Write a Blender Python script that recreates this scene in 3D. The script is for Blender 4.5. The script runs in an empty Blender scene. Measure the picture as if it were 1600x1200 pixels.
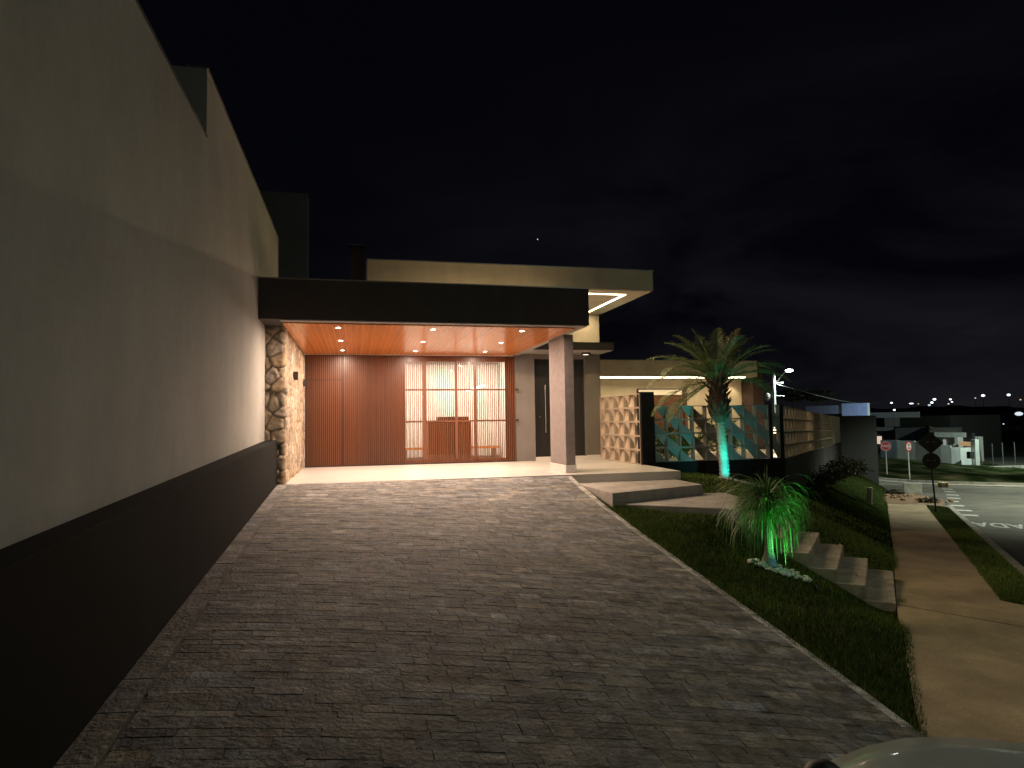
import bpy, math, random
import numpy as np
from mathutils import Vector, Matrix, noise as mnoise
random.seed(7); RNG = np.random.default_rng(7)
sc = bpy.context.scene
COL = sc.collection
PI = math.pi
rad = math.radians

# ------------------------------------------------------------------ camera frame
HC = 1.074
FPX = 1032.454
YAW, PITCH, ROLL = rad(13.318), rad(3.2226), rad(-.8518)
cy_, sy_, cp_, sp_ = math.cos(YAW), math.sin(YAW), math.cos(PITCH), math.sin(PITCH)
FWD = Vector((sy_*cp_, cy_*cp_, sp_)); R0 = Vector((cy_, -sy_, 0)); U0 = R0.cross(FWD)
RIGHT = math.cos(ROLL)*R0 + math.sin(ROLL)*U0
UP = -math.sin(ROLL)*R0 + math.cos(ROLL)*U0

def at(px, py, dist):
    """a point of the far background, from its bearing and its ground distance"""
    d = (px-800)/FPX*RIGHT - (py-600)/FPX*UP + FWD
    return Vector((0, 0, HC)) + d*(dist/math.hypot(d.x, d.y))

# street frame: s runs down the street, n across it towards the carriageway
P0 = (4.3, 4.2)
AZ = rad(42.264)
US = (math.sin(AZ), math.cos(AZ)); NS = (math.cos(AZ), -math.sin(AZ))
def sn(s, n): return (P0[0]+s*US[0]+n*NS[0], P0[1]+s*US[1]+n*NS[1])
def to_sn(x, y):
    a, b = x-P0[0], y-P0[1]
    return a*US[0]+b*US[1], a*NS[0]+b*NS[1]
def zp(s):
    """height of the street plane"""
    s = np.asarray(s, float)
    k = np.clip(s, -40, 46)
    return -1.35-.04163*k
def S3(s, n, dz=0.): x, y = sn(s, n); return (x, y, float(zp(s))+dz)

# ------------------------------------------------------------------ materials
def nodes(name):
    m = bpy.data.materials.new(name); m.use_nodes = True
    nt = m.node_tree
    return m, nt, nt.nodes, nt.links, nt.nodes['Principled BSDF']

def mat(name, c, rough=.8, var=.18, scale=6., bump=0., bscale=40., metal=0., spec=.5, c2=None, coords='Object', stretch=(1, 1, 1), detail=5.):
    m, nt, N, L, b = nodes(name)
    tc = N.new('ShaderNodeTexCoord'); mp = N.new('ShaderNodeMapping'); mp.inputs['Scale'].default_value = stretch
    L.new(tc.outputs[coords], mp.inputs['Vector'])
    n = N.new('ShaderNodeTexNoise'); n.inputs['Scale'].default_value = scale; n.inputs['Detail'].default_value = detail
    L.new(mp.outputs['Vector'], n.inputs['Vector'])
    r = N.new('ShaderNodeValToRGB')
    lo = [max(0, x*(1-var)) for x in c]; hi = list(c2) if c2 else [min(1, x*(1+var)) for x in c]
    r.color_ramp.elements[0].position = .3; r.color_ramp.elements[1].position = .7
    r.color_ramp.elements[0].color = (*lo, 1); r.color_ramp.elements[1].color = (*hi, 1)
    L.new(n.outputs['Fac'], r.inputs['Fac']); L.new(r.outputs['Color'], b.inputs['Base Color'])
    b.inputs['Roughness'].default_value = rough; b.inputs['Metallic'].default_value = metal
    b.inputs['Specular IOR Level'].default_value = spec
    if bump:
        n2 = N.new('ShaderNodeTexNoise'); n2.inputs['Scale'].default_value = bscale; n2.inputs['Detail'].default_value = 4
        L.new(mp.outputs['Vector'], n2.inputs['Vector'])
        bp = N.new('ShaderNodeBump'); bp.inputs['Strength'].default_value = bump; bp.inputs['Distance'].default_value = .02
        L.new(n2.outputs['Fac'], bp.inputs['Height']); L.new(bp.outputs['Normal'], b.inputs['Normal'])
    return m

def vmat(name, rough=.85, bump=.4, bscale=60., var=.35, vscale=25., spec=.4):
    """a material whose colour per piece comes from the mesh attribute Col, with fine grain on top"""
    m, nt, N, L, b = nodes(name)
    a = N.new('ShaderNodeAttribute'); a.attribute_name = 'Col'
    tc = N.new('ShaderNodeTexCoord')
    n = N.new('ShaderNodeTexNoise'); n.inputs['Scale'].default_value = vscale; n.inputs['Detail'].default_value = 6; n.inputs['Roughness'].default_value = .65
    L.new(tc.outputs['Object'], n.inputs['Vector'])
    mr = N.new('ShaderNodeMapRange'); mr.inputs['From Min'].default_value = .3; mr.inputs['From Max'].default_value = .7
    mr.inputs['To Min'].default_value = 1-var; mr.inputs['To Max'].default_value = 1+var
    L.new(n.outputs['Fac'], mr.inputs['Value'])
    mx = N.new('ShaderNodeMix'); mx.data_type = 'RGBA'; mx.blend_type = 'MULTIPLY'; mx.inputs['Factor'].default_value = 1
    L.new(a.outputs['Color'], mx.inputs['A']); L.new(mr.outputs['Result'], mx.inputs['B'])
    L.new(mx.outputs['Result'], b.inputs['Base Color'])
    b.inputs['Roughness'].default_value = rough; b.inputs['Specular IOR Level'].default_value = spec
    n2 = N.new('ShaderNodeTexNoise'); n2.inputs['Scale'].default_value = bscale; n2.inputs['Detail'].default_value = 6
    L.new(tc.outputs['Object'], n2.inputs['Vector'])
    bp = N.new('ShaderNodeBump'); bp.inputs['Strength'].default_value = bump; bp.inputs['Distance'].default_value = .02
    L.new(n2.outputs['Fac'], bp.inputs['Height']); L.new(bp.outputs['Normal'], b.inputs['Normal'])
    return m

def emit(name, c, strength, sample=True):
    m, nt, N, L, b = nodes(name)
    b.inputs['Base Color'].default_value = (*c, 1)
    b.inputs['Emission Color'].default_value = (*c, 1); b.inputs['Emission Strength'].default_value = strength
    if not sample: m.cycles.emission_sampling = 'NONE'
    return m

def glass(name, tint=(.95, .95, .93), refl=.08):
    m = bpy.data.materials.new(name); m.use_nodes = True
    nt = m.node_tree; N = nt.nodes; L = nt.links
    N.remove(N['Principled BSDF'])
    t = N.new('ShaderNodeBsdfTransparent'); t.inputs['Color'].default_value = (*tint, 1)
    g = N.new('ShaderNodeBsdfGlossy'); g.inputs['Roughness'].default_value = .02
    mx = N.new('ShaderNodeMixShader'); mx.inputs['Fac'].default_value = refl
    L.new(t.outputs[0], mx.inputs[1]); L.new(g.outputs[0], mx.inputs[2]); L.new(mx.outputs[0], N['Material Output'].inputs['Surface'])
    return m

def stucco(name, c, streak=.12, var=.1, rough=.9):
    """painted render: fine grain, broad patches and faint vertical rain streaks"""
    m = mat(name, c, rough, var, 1.3, .25, 140., detail=8.)
    nt = m.node_tree; N, L = nt.nodes, nt.links; b = N['Principled BSDF']
    src = b.inputs['Base Color'].links[0].from_socket
    tc = N.new('ShaderNodeTexCoord'); mp = N.new('ShaderNodeMapping'); mp.inputs['Scale'].default_value = (2.6, 2.6, .22)
    L.new(tc.outputs['Object'], mp.inputs['Vector'])
    n = N.new('ShaderNodeTexNoise'); n.inputs['Scale'].default_value = 1.6; n.inputs['Detail'].default_value = 6
    L.new(mp.outputs['Vector'], n.inputs['Vector'])
    mr = N.new('ShaderNodeMapRange'); mr.inputs['From Min'].default_value = .35; mr.inputs['From Max'].default_value = .65
    mr.inputs['To Min'].default_value = 1-streak; mr.inputs['To Max'].default_value = 1+streak*.4
    L.new(n.outputs['Fac'], mr.inputs['Value'])
    mx = N.new('ShaderNodeMix'); mx.data_type = 'RGBA'; mx.blend_type = 'MULTIPLY'; mx.inputs['Factor'].default_value = 1
    L.new(src, mx.inputs['A']); L.new(mr.outputs['Result'], mx.inputs['B']); L.new(mx.outputs['Result'], b.inputs['Base Color'])
    return m

def wood(name, c, axis=1, rough=.35, coat=0., board=.1, across=0, var=.22):
    """boards: a tint per board across one axis, grain stretched along another"""
    m, nt, N, L, b = nodes(name)
    tc = N.new('ShaderNodeTexCoord'); sp = N.new('ShaderNodeSeparateXYZ'); L.new(tc.outputs['Object'], sp.inputs['Vector'])
    d = N.new('ShaderNodeMath'); d.operation = 'DIVIDE'; d.inputs[1].default_value = board; L.new(sp.outputs[across], d.inputs[0])
    f = N.new('ShaderNodeMath'); f.operation = 'FLOOR'; L.new(d.outputs[0], f.inputs[0])
    wn = N.new('ShaderNodeTexWhiteNoise'); wn.noise_dimensions = '1D'; L.new(f.outputs[0], wn.inputs['W'])
    mp = N.new('ShaderNodeMapping'); s = [22, 22, 22]; s[axis] = 1.2; mp.inputs['Scale'].default_value = s
    L.new(tc.outputs['Object'], mp.inputs['Vector'])
    n = N.new('ShaderNodeTexNoise'); n.inputs['Scale'].default_value = 1.5; n.inputs['Detail'].default_value = 6; n.inputs['Distortion'].default_value = .6
    L.new(mp.outputs['Vector'], n.inputs['Vector'])
    ad = N.new('ShaderNodeMath'); ad.operation = 'MULTIPLY_ADD'; ad.inputs[1].default_value = .5; L.new(wn.outputs['Value'], ad.inputs[0]); L.new(n.outputs['Fac'], ad.inputs[2])
    r = N.new('ShaderNodeValToRGB'); r.color_ramp.elements[0].position = .35; r.color_ramp.elements[1].position = 1.1
    r.color_ramp.elements[0].color = (*[x*(1-var) for x in c], 1); r.color_ramp.elements[1].color = (*[min(1, x*(1+var)) for x in c], 1)
    L.new(ad.outputs[0], r.inputs['Fac']); L.new(r.outputs['Color'], b.inputs['Base Color'])
    b.inputs['Roughness'].default_value = rough; b.inputs['Coat Weight'].default_value = coat; b.inputs['Coat Roughness'].default_value = .2
    return m

M = {}
M['neighbour'] = stucco('neighbour_render', (.49, .485, .445), .018, .05)
M['plinth'] = stucco('plinth_paint', (.0075, .0090, .0075), .05, .3)
M['cap'] = mat('metal_flashing', (.25, .24, .22), .45, .15, 4, metal=.6)
M['dark_paint'] = stucco('dark_brown_paint', (.055, .044, .042), .1, .15)
M['house'] = stucco('house_render', (.47, .41, .32), .06)
M['greige'] = stucco('greige_render', (.165, .145, .135), .05)
M['pillar'] = mat('textured_pillar_paint', (.20, .17, .16), .9, .12, 9, .8, 70)
M['joint'] = mat('ceiling_joint_tint', (.72, .33, .12), .4, .1, 3)
M['soffit'] = mat('grey_soffit', (.27, .25, .24), .8, .08, 3)
M['wood_ceiling'] = wood('varnished_ceiling_boards', (.60, .205, .048), 1, .27, .18, .105, 0, .16)
M['slat'] = wood('gate_slat_finish', (.170, .056, .021), 2, .33, .1, .0503, 0, .2)
M['backing'] = wood('gate_backing', (.055, .019, .009), 2, .4, 0, .5, 0)
M['frame'] = wood('gate_frame_finish', (.13, .047, .021), 2, .4, 0, .4, 0)
M['floor'] = mat('polished_porcelain_floor', (.56, .53, .49), .3, .06, 2.5, .02, 30)
M['concrete'] = mat('grey_concrete', (.30, .28, .255), .85, .2, 5, .25, 60)
M['riser'] = mat('step_concrete', (.33, .30, .27), .85, .18, 4, .25, 50)
M['slab'] = mat('stepping_slab_concrete', (.42, .36, .28), .9, .18, 6, .35, 50)
M['black'] = mat('black_door_paint', (.014, .012, .011), .38, .1, 5)
M['black_plastic'] = mat('black_plastic', (.02, .02, .02), .45, .1, 5)
M['steel'] = mat('brushed_steel', (.45, .43, .40), .3, .08, 20, metal=1.)
M['white'] = mat('white_paint', (.78, .75, .70), .6, .03, 3)
M['cobogo'] = mat('terracotta_beige_block', (.44, .355, .27), .85, .12, 6, .25, 60)
M['cobogo_grey'] = mat('painted_grey_block', (.30, .30, .28), .85, .12, 6, .25, 60)
M['cobogo_fence'] = mat('weathered_beige_block', (.36, .32, .25), .85, .14, 6, .25, 60)
M['door_pane'] = mat('brown_glazed_door', (.10, .05, .032), .25, .2, 2)
M['column'] = mat('dark_column_paint', (.028, .014, .011), .7, .15, 4)
M['canopy'] = mat('canopy_paint', (.007, .006, .0055), .9, .15, 4, spec=.2)
M['porch_wall'] = stucco('porch_wall_render', (.13, .115, .095), .06)
M['dark_post'] = mat('dark_post_paint', (.012, .011, .011), .8, .15, 5, spec=.2)
M['retaining'] = stucco('retaining_wall_paint', (.045, .043, .040), .15, .2)
M['asphalt'] = mat('asphalt', (.115, .112, .092), .9, .25, 1.2, .5, 120, detail=9.)
M['sidewalk'] = mat('sidewalk_concrete', (.41, .315, .185), .92, .22, 1.3, .45, 70, detail=9)
M['sidewalk_far'] = mat('sidewalk_concrete_pale', (.42, .32, .21), .9, .14, 1.5, .3, 90, detail=7)
M['kerb'] = mat('kerb_concrete', (.38, .355, .30), .9, .2, 3, .3, 60)
M['paint'] = mat('road_paint', (.55, .56, .53), .8, .35, 14)
M['yellow'] = mat('yellow_road_paint', (.55, .38, .10), .8, .25, 8)
M['earth'] = mat('bare_earth', (.24, .15, .09), .95, .3, 2.5, .6, 12)
M['soil'] = mat('lawn_soil', (.018, .026, .009), .95, .4, 5, .6, 20, c2=(.030, .046, .012), spec=0.)
M['ground'] = mat('dark_ground', (.03, .036, .018), .95, .4, .05, .4, 3)
M['hill'] = mat('far_hillside', (.012, .013, .012), 1, .3, .02)
M['roof_tile'] = mat('dark_roof_tile', (.10, .08, .07), .85, .25, 3)
M['pole'] = mat('pole_concrete', (.50, .52, .48), .85, .12, 4)
M['red'] = mat('red_sign_paint', (.55, .05, .05), .5, .08, 10)
M['sign_white'] = mat('sign_white', (.75, .70, .70), .5, .05, 10)
M['sign_back'] = mat('dark_sign_back', (.018, .018, .016), .7, .15, 6)
M['bright_lens'] = emit('downlight_lens', (1, .88, .72), 22, False)
M['dim_lens'] = emit('canopy_lamp_lens', (1, .86, .66), 2., False)
M['led'] = emit('led_strip', (1, .80, .50), 9, False)
M['lamp_white'] = emit('street_lamp_lens', (.90, 1, .94), 30, False)
M['far_lamp'] = emit('far_lamp_glow', (.86, .92, 1), 2.6, False)
M['far_lamp_dim'] = emit('far_lamp_glow_dim', (.80, .90, 1), .9, False)
M['far_warm'] = emit('far_warm_glow', (1, .75, .45), .8, False)
M['bollard'] = emit('bollard_lens', (1, .72, .36), 4, False)
M['lit_window'] = emit('lit_window', (1, .72, .62), .55, False)
M['lit_window_cool'] = emit('lit_window_cool', (.85, .9, .85), .3, False)
M['glass'] = glass('clear_glass')

# ------------------------------------------------------------------ mesh helpers
class MB:
    def __init__(s): s.v = []; s.f = []; s.c = None
    def quad(s, *p):
        i = len(s.v); s.v += [tuple(q) for q in p]; s.f.append(tuple(range(i, i+len(p))))
    def box(s, x0, x1, y0, y1, z0, z1):
        s.obox((x0, y0, z0), (x1-x0, 0, 0), (0, y1-y0, 0), (0, 0, z1-z0)); return s
    def obox(s, o, a, b, c):
        o, a, b, c = map(Vector, (o, a, b, c))
        p = [o, o+a, o+a+b, o+b, o+c, o+a+c, o+a+b+c, o+b+c]
        i = len(s.v); s.v += [tuple(q) for q in p]
        F = [(0, 3, 2, 1), (4, 5, 6, 7), (0, 1, 5, 4), (1, 2, 6, 5), (2, 3, 7, 6), (3, 0, 4, 7)]
        if a.cross(b).dot(c) < 0: F = [f[::-1] for f in F]
        s.f += [tuple(i+k for k in f) for f in F]; return s
    def prism(s, poly, z0, z1):
        """poly: (x, y) list; z0, z1 numbers or functions of (x, y)"""
        if sum(poly[k][0]*poly[(k+1) % len(poly)][1]-poly[(k+1) % len(poly)][0]*poly[k][1] for k in range(len(poly))) < 0: poly = poly[::-1]
        g0 = z0 if callable(z0) else (lambda x, y: z0); g1 = z1 if callable(z1) else (lambda x, y: z1)
        n = len(poly); i = len(s.v)
        s.v += [(x, y, g0(x, y)) for x, y in poly]+[(x, y, g1(x, y)) for x, y in poly]
        s.f.append(tuple(range(i+n-1, i-1, -1))); s.f.append(tuple(range(i+n, i+2*n)))
        for k in range(n):
            j = (k+1) % n; s.f.append((i+k, i+j, i+n+j, i+n+k))
        return s
    def tube(s, pts, rr, seg=10, cap=True):
        pts = [Vector(p) for p in pts]
        if not hasattr(rr, '__len__'): rr = [rr]*len(pts)
        base = len(s.v); ref = None
        for k, p in enumerate(pts):
            t = (pts[min(k+1, len(pts)-1)]-pts[max(k-1, 0)]).normalized()
            if ref is None: ref = Vector((1, 0, 0)) if abs(t.x) < .8 else Vector((0, 1, 0))
            u = (ref-t*ref.dot(t)).normalized(); w = t.cross(u); ref = u
            for q in range(seg):
                a = 2*PI*q/seg; s.v.append(tuple(p+(u*math.cos(a)+w*math.sin(a))*rr[k]))
        for k in range(len(pts)-1):
            for q in range(seg):
                a = base+k*seg+q; b = base+k*seg+(q+1) % seg
                s.f.append((a, b, b+seg, a+seg))
        if cap:
            s.f.append(tuple(base+q for q in range(seg-1, -1, -1))); e = base+(len(pts)-1)*seg
            s.f.append(tuple(e+q for q in range(seg)))
        return s
    def blob(s, c, r, seg=12, rings=8, jit=0.):
        """a rounded lump with radii r"""
        c = Vector(c); b = len(s.v)
        for k in range(rings+1):
            th = PI*k/rings
            for q in range(seg):
                a = 2*PI*q/seg; d = Vector((math.sin(th)*math.cos(a), math.sin(th)*math.sin(a), math.cos(th)))
                m = 1+jit*mnoise.noise(d*2.3+c*3)
                s.v.append((c.x+d.x*r[0]*m, c.y+d.y*r[1]*m, c.z+d.z*r[2]*m))
        for k in range(rings):
            for q in range(seg):
                a = b+k*seg+q; e = b+k*seg+(q+1) % seg
                s.f.append((a, a+seg, e+seg, e))
        return s
    def build(s, name, m, parent=None, smooth=False, bevel=0.):
        me = bpy.data.meshes.new(name)
        v = s.v
        if parent is not None:
            o = wl(parent); v = [(a-o.x, b-o.y, c-o.z) for a, b, c in v]
        me.from_pydata(v, [], s.f); me.update()
        if s.c is not None:
            ca = me.color_attributes.new('Col', 'FLOAT_COLOR', 'POINT')
            ca.data.foreach_set('color', np.asarray(s.c, dtype=np.float32).ravel())
        if m is not None: me.materials.append(M[m] if isinstance(m, str) else m)
        if smooth: me.polygons.foreach_set('use_smooth', [True]*len(me.polygons))
        ob = bpy.data.objects.new(name, me); COL.objects.link(ob)
        if parent is not None: ob.parent = parent
        if bevel:
            bv = ob.modifiers.new('bevel', 'BEVEL'); bv.width = bevel; bv.segments = 2; bv.limit_method = 'ANGLE'
        return ob

def wl(o):
    p = Vector((0, 0, 0))
    while o is not None: p += Vector(o.location); o = o.parent
    return p
def tag(o, label=None, cat=None, group=None, kind=None):
    if label: o['label'] = label
    if cat: o['category'] = cat
    if group: o['group'] = group
    if kind: o['kind'] = kind
    return o
def thing(name, label, cat, loc=(0, 0, 0), group=None):
    o = bpy.data.objects.new(name, None); COL.objects.link(o); o.location = loc; o.empty_display_size = .1
    return tag(o, label, cat, group)
def struct(o): o['kind'] = 'structure'; return o
def copy_tree(o, parent=None):
    c = o.copy(); COL.objects.link(c)
    if parent is not None: c.parent = parent
    for ch in list(o.children): copy_tree(ch, c)
    return c
def bx(name, m, parent, *a, bevel=0.): return MB().box(*a).build(name, m, parent, bevel=bevel)

def light(name, kind, loc, energy, color, target=None, size=.05, spot=100, blend=.5, sx=None, sy=None):
    l = bpy.data.lights.new(name, kind); l.energy = energy; l.color = color
    if kind == 'SPOT': l.spot_size = rad(spot); l.spot_blend = blend; l.shadow_soft_size = size
    elif kind == 'POINT': l.shadow_soft_size = size
    elif kind == 'AREA': l.shape = 'RECTANGLE' if sx != sy else 'DISK'; l.size = sx; l.size_y = sy
    o = bpy.data.objects.new(name, l); COL.objects.link(o); o.location = loc
    if target is not None:
        o.rotation_euler = (Vector(target)-Vector(loc)).to_track_quat('-Z', 'Y').to_euler()
    return o

def vnoise(x, y, seed=0):
    """value noise on numpy arrays"""
    xi, yi = np.floor(x).astype(int), np.floor(y).astype(int); xf, yf = x-xi, y-yi
    def h(a, b):
        n = (a*374761393+b*668265263+seed*982451653) & 0x7fffffff
        n = ((n ^ (n >> 13))*1274126177) & 0x7fffffff
        return ((n ^ (n >> 16)) & 0xffff)/65535.
    u, w = xf*xf*(3-2*xf), yf*yf*(3-2*yf)
    return (h(xi, yi)*(1-u)+h(xi+1, yi)*u)*(1-w)+(h(xi, yi+1)*(1-u)+h(xi+1, yi+1)*u)*w

# ------------------------------------------------------------------ ground, street
def sheet(name, m, s_list, n_list, zf, kind='structure'):
    mb = MB(); ns = len(n_list)
    for s in s_list:
        for n in n_list: x, y = sn(s, n); mb.v.append((x, y, zf(s, n)))
    for i in range(len(s_list)-1):
        for j in range(ns-1):
            a = i*ns+j; mb.f.append((a, a+1, a+ns+1, a+ns)[::-1])
    o = mb.build(name, m); o['kind'] = kind; return o

def gz(s, n):
    z = float(zp(s))-.22
    if s > 110: z += 0
    return z
struct(sheet('ground', 'ground', [-90, -40, -20, 0, 20, 46, 80, 120, 200, 400, 900], [-500, -200, -60, -20, -6, 0, 8, 20, 60, 200, 500], gz))

# hills with the far town
mb = MB(); hn = []
azs = np.linspace(20, 62, 90); ds = np.linspace(240, 520, 10)
for d in ds:
    for a in azs:
        h = 9.*((d-240)/280)**.8*(.75+.5*mnoise.noise(Vector((a*.16, d*.004, 0)))+.12*mnoise.noise(Vector((a*.9, d*.02, 3))))
        mb.v.append((d*math.sin(rad(a)), d*math.cos(rad(a)), -3.6+h*1.35))
for i in range(len(ds)-1):
    for j in range(len(azs)-1):
        a = i*len(azs)+j; mb.f.append((a, a+1, a+len(azs)+1, a+len(azs)))
struct(mb.build('hills', 'hill', smooth=True))

# sidewalk: two runs split by the drain gap, and the driveway apron
def zs(x, y, dz=0.): return float(zp(to_sn(x, y)[0]))+dz
def sprism(name, m, poly, top=.0, depth=.2):
    q = [sn(*p) for p in poly]
    return MB().prism(q, lambda x, y: zs(x, y)-depth, lambda x, y: zs(x, y)+top)
b = MB()
b = sprism('', None, [(-14, -.17), (-2, -.14), (2.4, -.22), (4.72, -.24), (4.16, 1.12), (4.0, 1.72), (-14, 1.72)])
struct(b.build('sidewalk', 'sidewalk'))
b = sprism('', None, [(4.77, -.24), (8.2, -.22), (8.2, 1.1), (5.75, 1.1), (5.3, 1.72), (4.04, 1.72), (4.21, 1.12)])
struct(b.build('sidewalk', 'sidewalk'))
b = MB()
for s0, s1 in ((8.23, 11.2), (11.23, 14.2), (14.23, 17.2), (17.23, 20.2), (20.23, 24.8)):
    q = [sn(s0, -.2), sn(s1, -.2+.02*random.random()), sn(s1, 1.08), sn(s0, 1.08)]
    b.prism(q, lambda x, y: zs(x, y)-.2, lambda x, y: zs(x, y)-.002)
struct(b.build('sidewalk', 'sidewalk_far'))
# earth patch where the sidewalk ends
b = MB(); poly = []
for k in range(26):
    a = 2*PI*k/26; r = 1+.25*mnoise.noise(Vector((math.cos(a)*2, math.sin(a)*2, 5)))
    poly.append((26.8+3.2*math.cos(a)*r, .35+1.45*math.sin(a)*r))
b = sprism('', None, poly, .012, .1); struct(b.build('dirt_patch', 'earth'))

# kerb, verge, road
b = MB()
for k in range(18):
    s0 = 5.9+k*1.0
    n0 = 1.68+.004*k; b.prism([sn(s0, n0), sn(s0+.985, n0), sn(s0+.985, n0+.17), sn(s0, n0+.17)], lambda x, y: zs(x, y)-.25, lambda x, y: zs(x, y)+.012)
for k in range(7):
    a0, a1 = PI/2*k/7, PI/2*(k+.95)/7
    f = lambda a, r: (23.9-1.0+r*math.sin(a), 1.77-1.0+r*math.cos(a))
    b.prism([sn(*f(a0, .98)), sn(*f(a1, .98)), sn(*f(a1, 1.15)), sn(*f(a0, 1.15))], lambda x, y: zs(x, y)-.25, lambda x, y: zs(x, y)+.014)
struct(b.build('kerb', 'kerb', bevel=.015))
struct(sheet('road', 'asphalt', [-30, -10, 0, 5, 10, 15, 20, 25, 30, 34, 38, 42, 46, 52, 62, 80], [1.72, 3, 5, 8, 12, 20, 40], lambda s, n: float(zp(s))-.13))
# the side street that crosses at the bottom, on both sides of the junction
struct(sheet('cross_street', 'asphalt', [29.5, 32, 36, 40, 43, 46, 50, 56], [-30, -16, -8, -4, -1, 1, 1.72], lambda s, n: float(zp(s))-.126))
# far gutter and kerb of the side street
far = [(60, -14), (54.5, -7), (50, -2.5), (46.4, 0), (44.6, 1.6), (44, 3.2), (44.1, 6), (44.6, 10), (45.5, 16), (47, 30)]
b = MB()
for i in range(len(far)-1):
    (a0, c0), (a1, c1) = far[i], far[i+1]
    b.prism([sn(a0, c0), sn(a1, c1), sn(a1-1.3, c1), sn(a0-1.3, c0)], lambda x, y: zs(x, y)-.3, lambda x, y: zs(x, y)-.09)
struct(b.build('gutter', 'kerb'))
b = MB()
for i in range(len(far)-1):
    (a0, c0), (a1, c1) = far[i], far[i+1]
    b.prism([sn(a0, c0), sn(a1, c1), sn(a1+.2, c1), sn(a0+.2, c0)], lambda x, y: zs(x, y)-.3, lambda x, y: zs(x, y)+.06)
struct(b.build('kerb', 'kerb'))
# far verge: rough grass mound and worn earth up to the white wall
def fz(s, n):
    return float(zp(s))-.06+max(0, .75*math.exp(-((n-0.)/5.5)**2))*min(1, max(0, (s-45)/12.))+.12*mnoise.noise(Vector((s*.35, n*.35, 1)))
mb = MB(); SL = np.linspace(0, 1, 24); NL = np.linspace(-14, 9.5, 40)
def far_edge(n):
    for (a0, c0), (a1, c1) in zip(far, far[1:]):
        if c0 <= n <= c1: return a0+(a1-a0)*(n-c0)/(c1-c0)
    return 44.
for n in NL:
    e = far_edge(n)+.18
    for t in SL:
        s = e+(78-e)*t*max(.25, 1-max(0, n-6)/6); x, y = sn(s, n); mb.v.append((x, y, fz(s, n)))
for i in range(len(NL)-1):
    for j in range(len(SL)-1):
        a = i*len(SL)+j; mb.f.append((a, a+1, a+len(SL)+1, a+len(SL)))
M['far_grass'] = mat('far_verge_grass', (.016, .028, .009), .95, .4, .6, .5, 6, c2=(.085, .08, .042), detail=8, spec=0.)
M['far_grass'].node_tree.nodes['Color Ramp'].color_ramp.elements[0].position = .42
M['far_grass'].node_tree.nodes['Color Ramp'].color_ramp.elements[1].position = .78
struct(mb.build('grass_verge', 'far_grass', smooth=True))

# road markings
b = MB()
for s, n, w in ((21.3, 1.98, .5), (23.3, 2.0, .5), (25.6, 2.02, .45), (28.0, 2.1, .4), (30.2, 2.25, .5), (32.6, 2.4, .5), (35.4, 2.5, .5), (38, 2.6, .5)):
    b.prism([sn(s, n), sn(s+.5, n), sn(s+.5, n+w), sn(s, n+w)], lambda x, y: zs(x, y)-.128, lambda x, y: zs(x, y)-.122)
struct(b.build('road_marking', 'paint'))
tx = bpy.data.curves.new('road_lettering', 'FONT'); tx.body = 'LOMBADA'; tx.size = 1.; tx.offset = .018; tx.space_character = 1.06
to = bpy.data.objects.new('road_lettering', tx); COL.objects.link(to)
dg = bpy.context.evaluated_depsgraph_get(); me = bpy.data.meshes.new_from_object(to.evaluated_get(dg)); bpy.data.objects.remove(to)
vs = np.array([v.co[:] for v in me.vertices]); vx0, vx1 = vs[:, 0].min(), vs[:, 0].max(); vy0, vy1 = vs[:, 1].min(), vs[:, 1].max()
for v in me.vertices:
    t = (v.co.x-vx0)/(vx1-vx0); h = (v.co.y-vy0)/(vy1-vy0)
    n = 1.98+(1-t)*2.95; s = 19.1-h*1.35
    x, y = sn(s, n); v.co = (x, y, float(zp(s))-.124)
me.materials.append(M['paint'])
lo = bpy.data.objects.new('road_marking', me); COL.objects.link(lo); struct(lo)
# painted kerb end on the far side of the junction
t = thing('painted_kerb_stone', 'yellow and white painted kerb end beside the junction', 'kerb stone', S3(40.3, 2.55))
for k, mm in enumerate(('yellow', 'sign_white', 'yellow')):
    s0, n0 = 40.2, 2.55+.17*k; o3 = S3(s0, n0, -.13)
    MB().obox(o3, (US[0]*.7, US[1]*.7, 0), (NS[0]*.16, NS[1]*.16, 0), (0, 0, .26)).build('painted_band', mm, t, bevel=.02)

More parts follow.
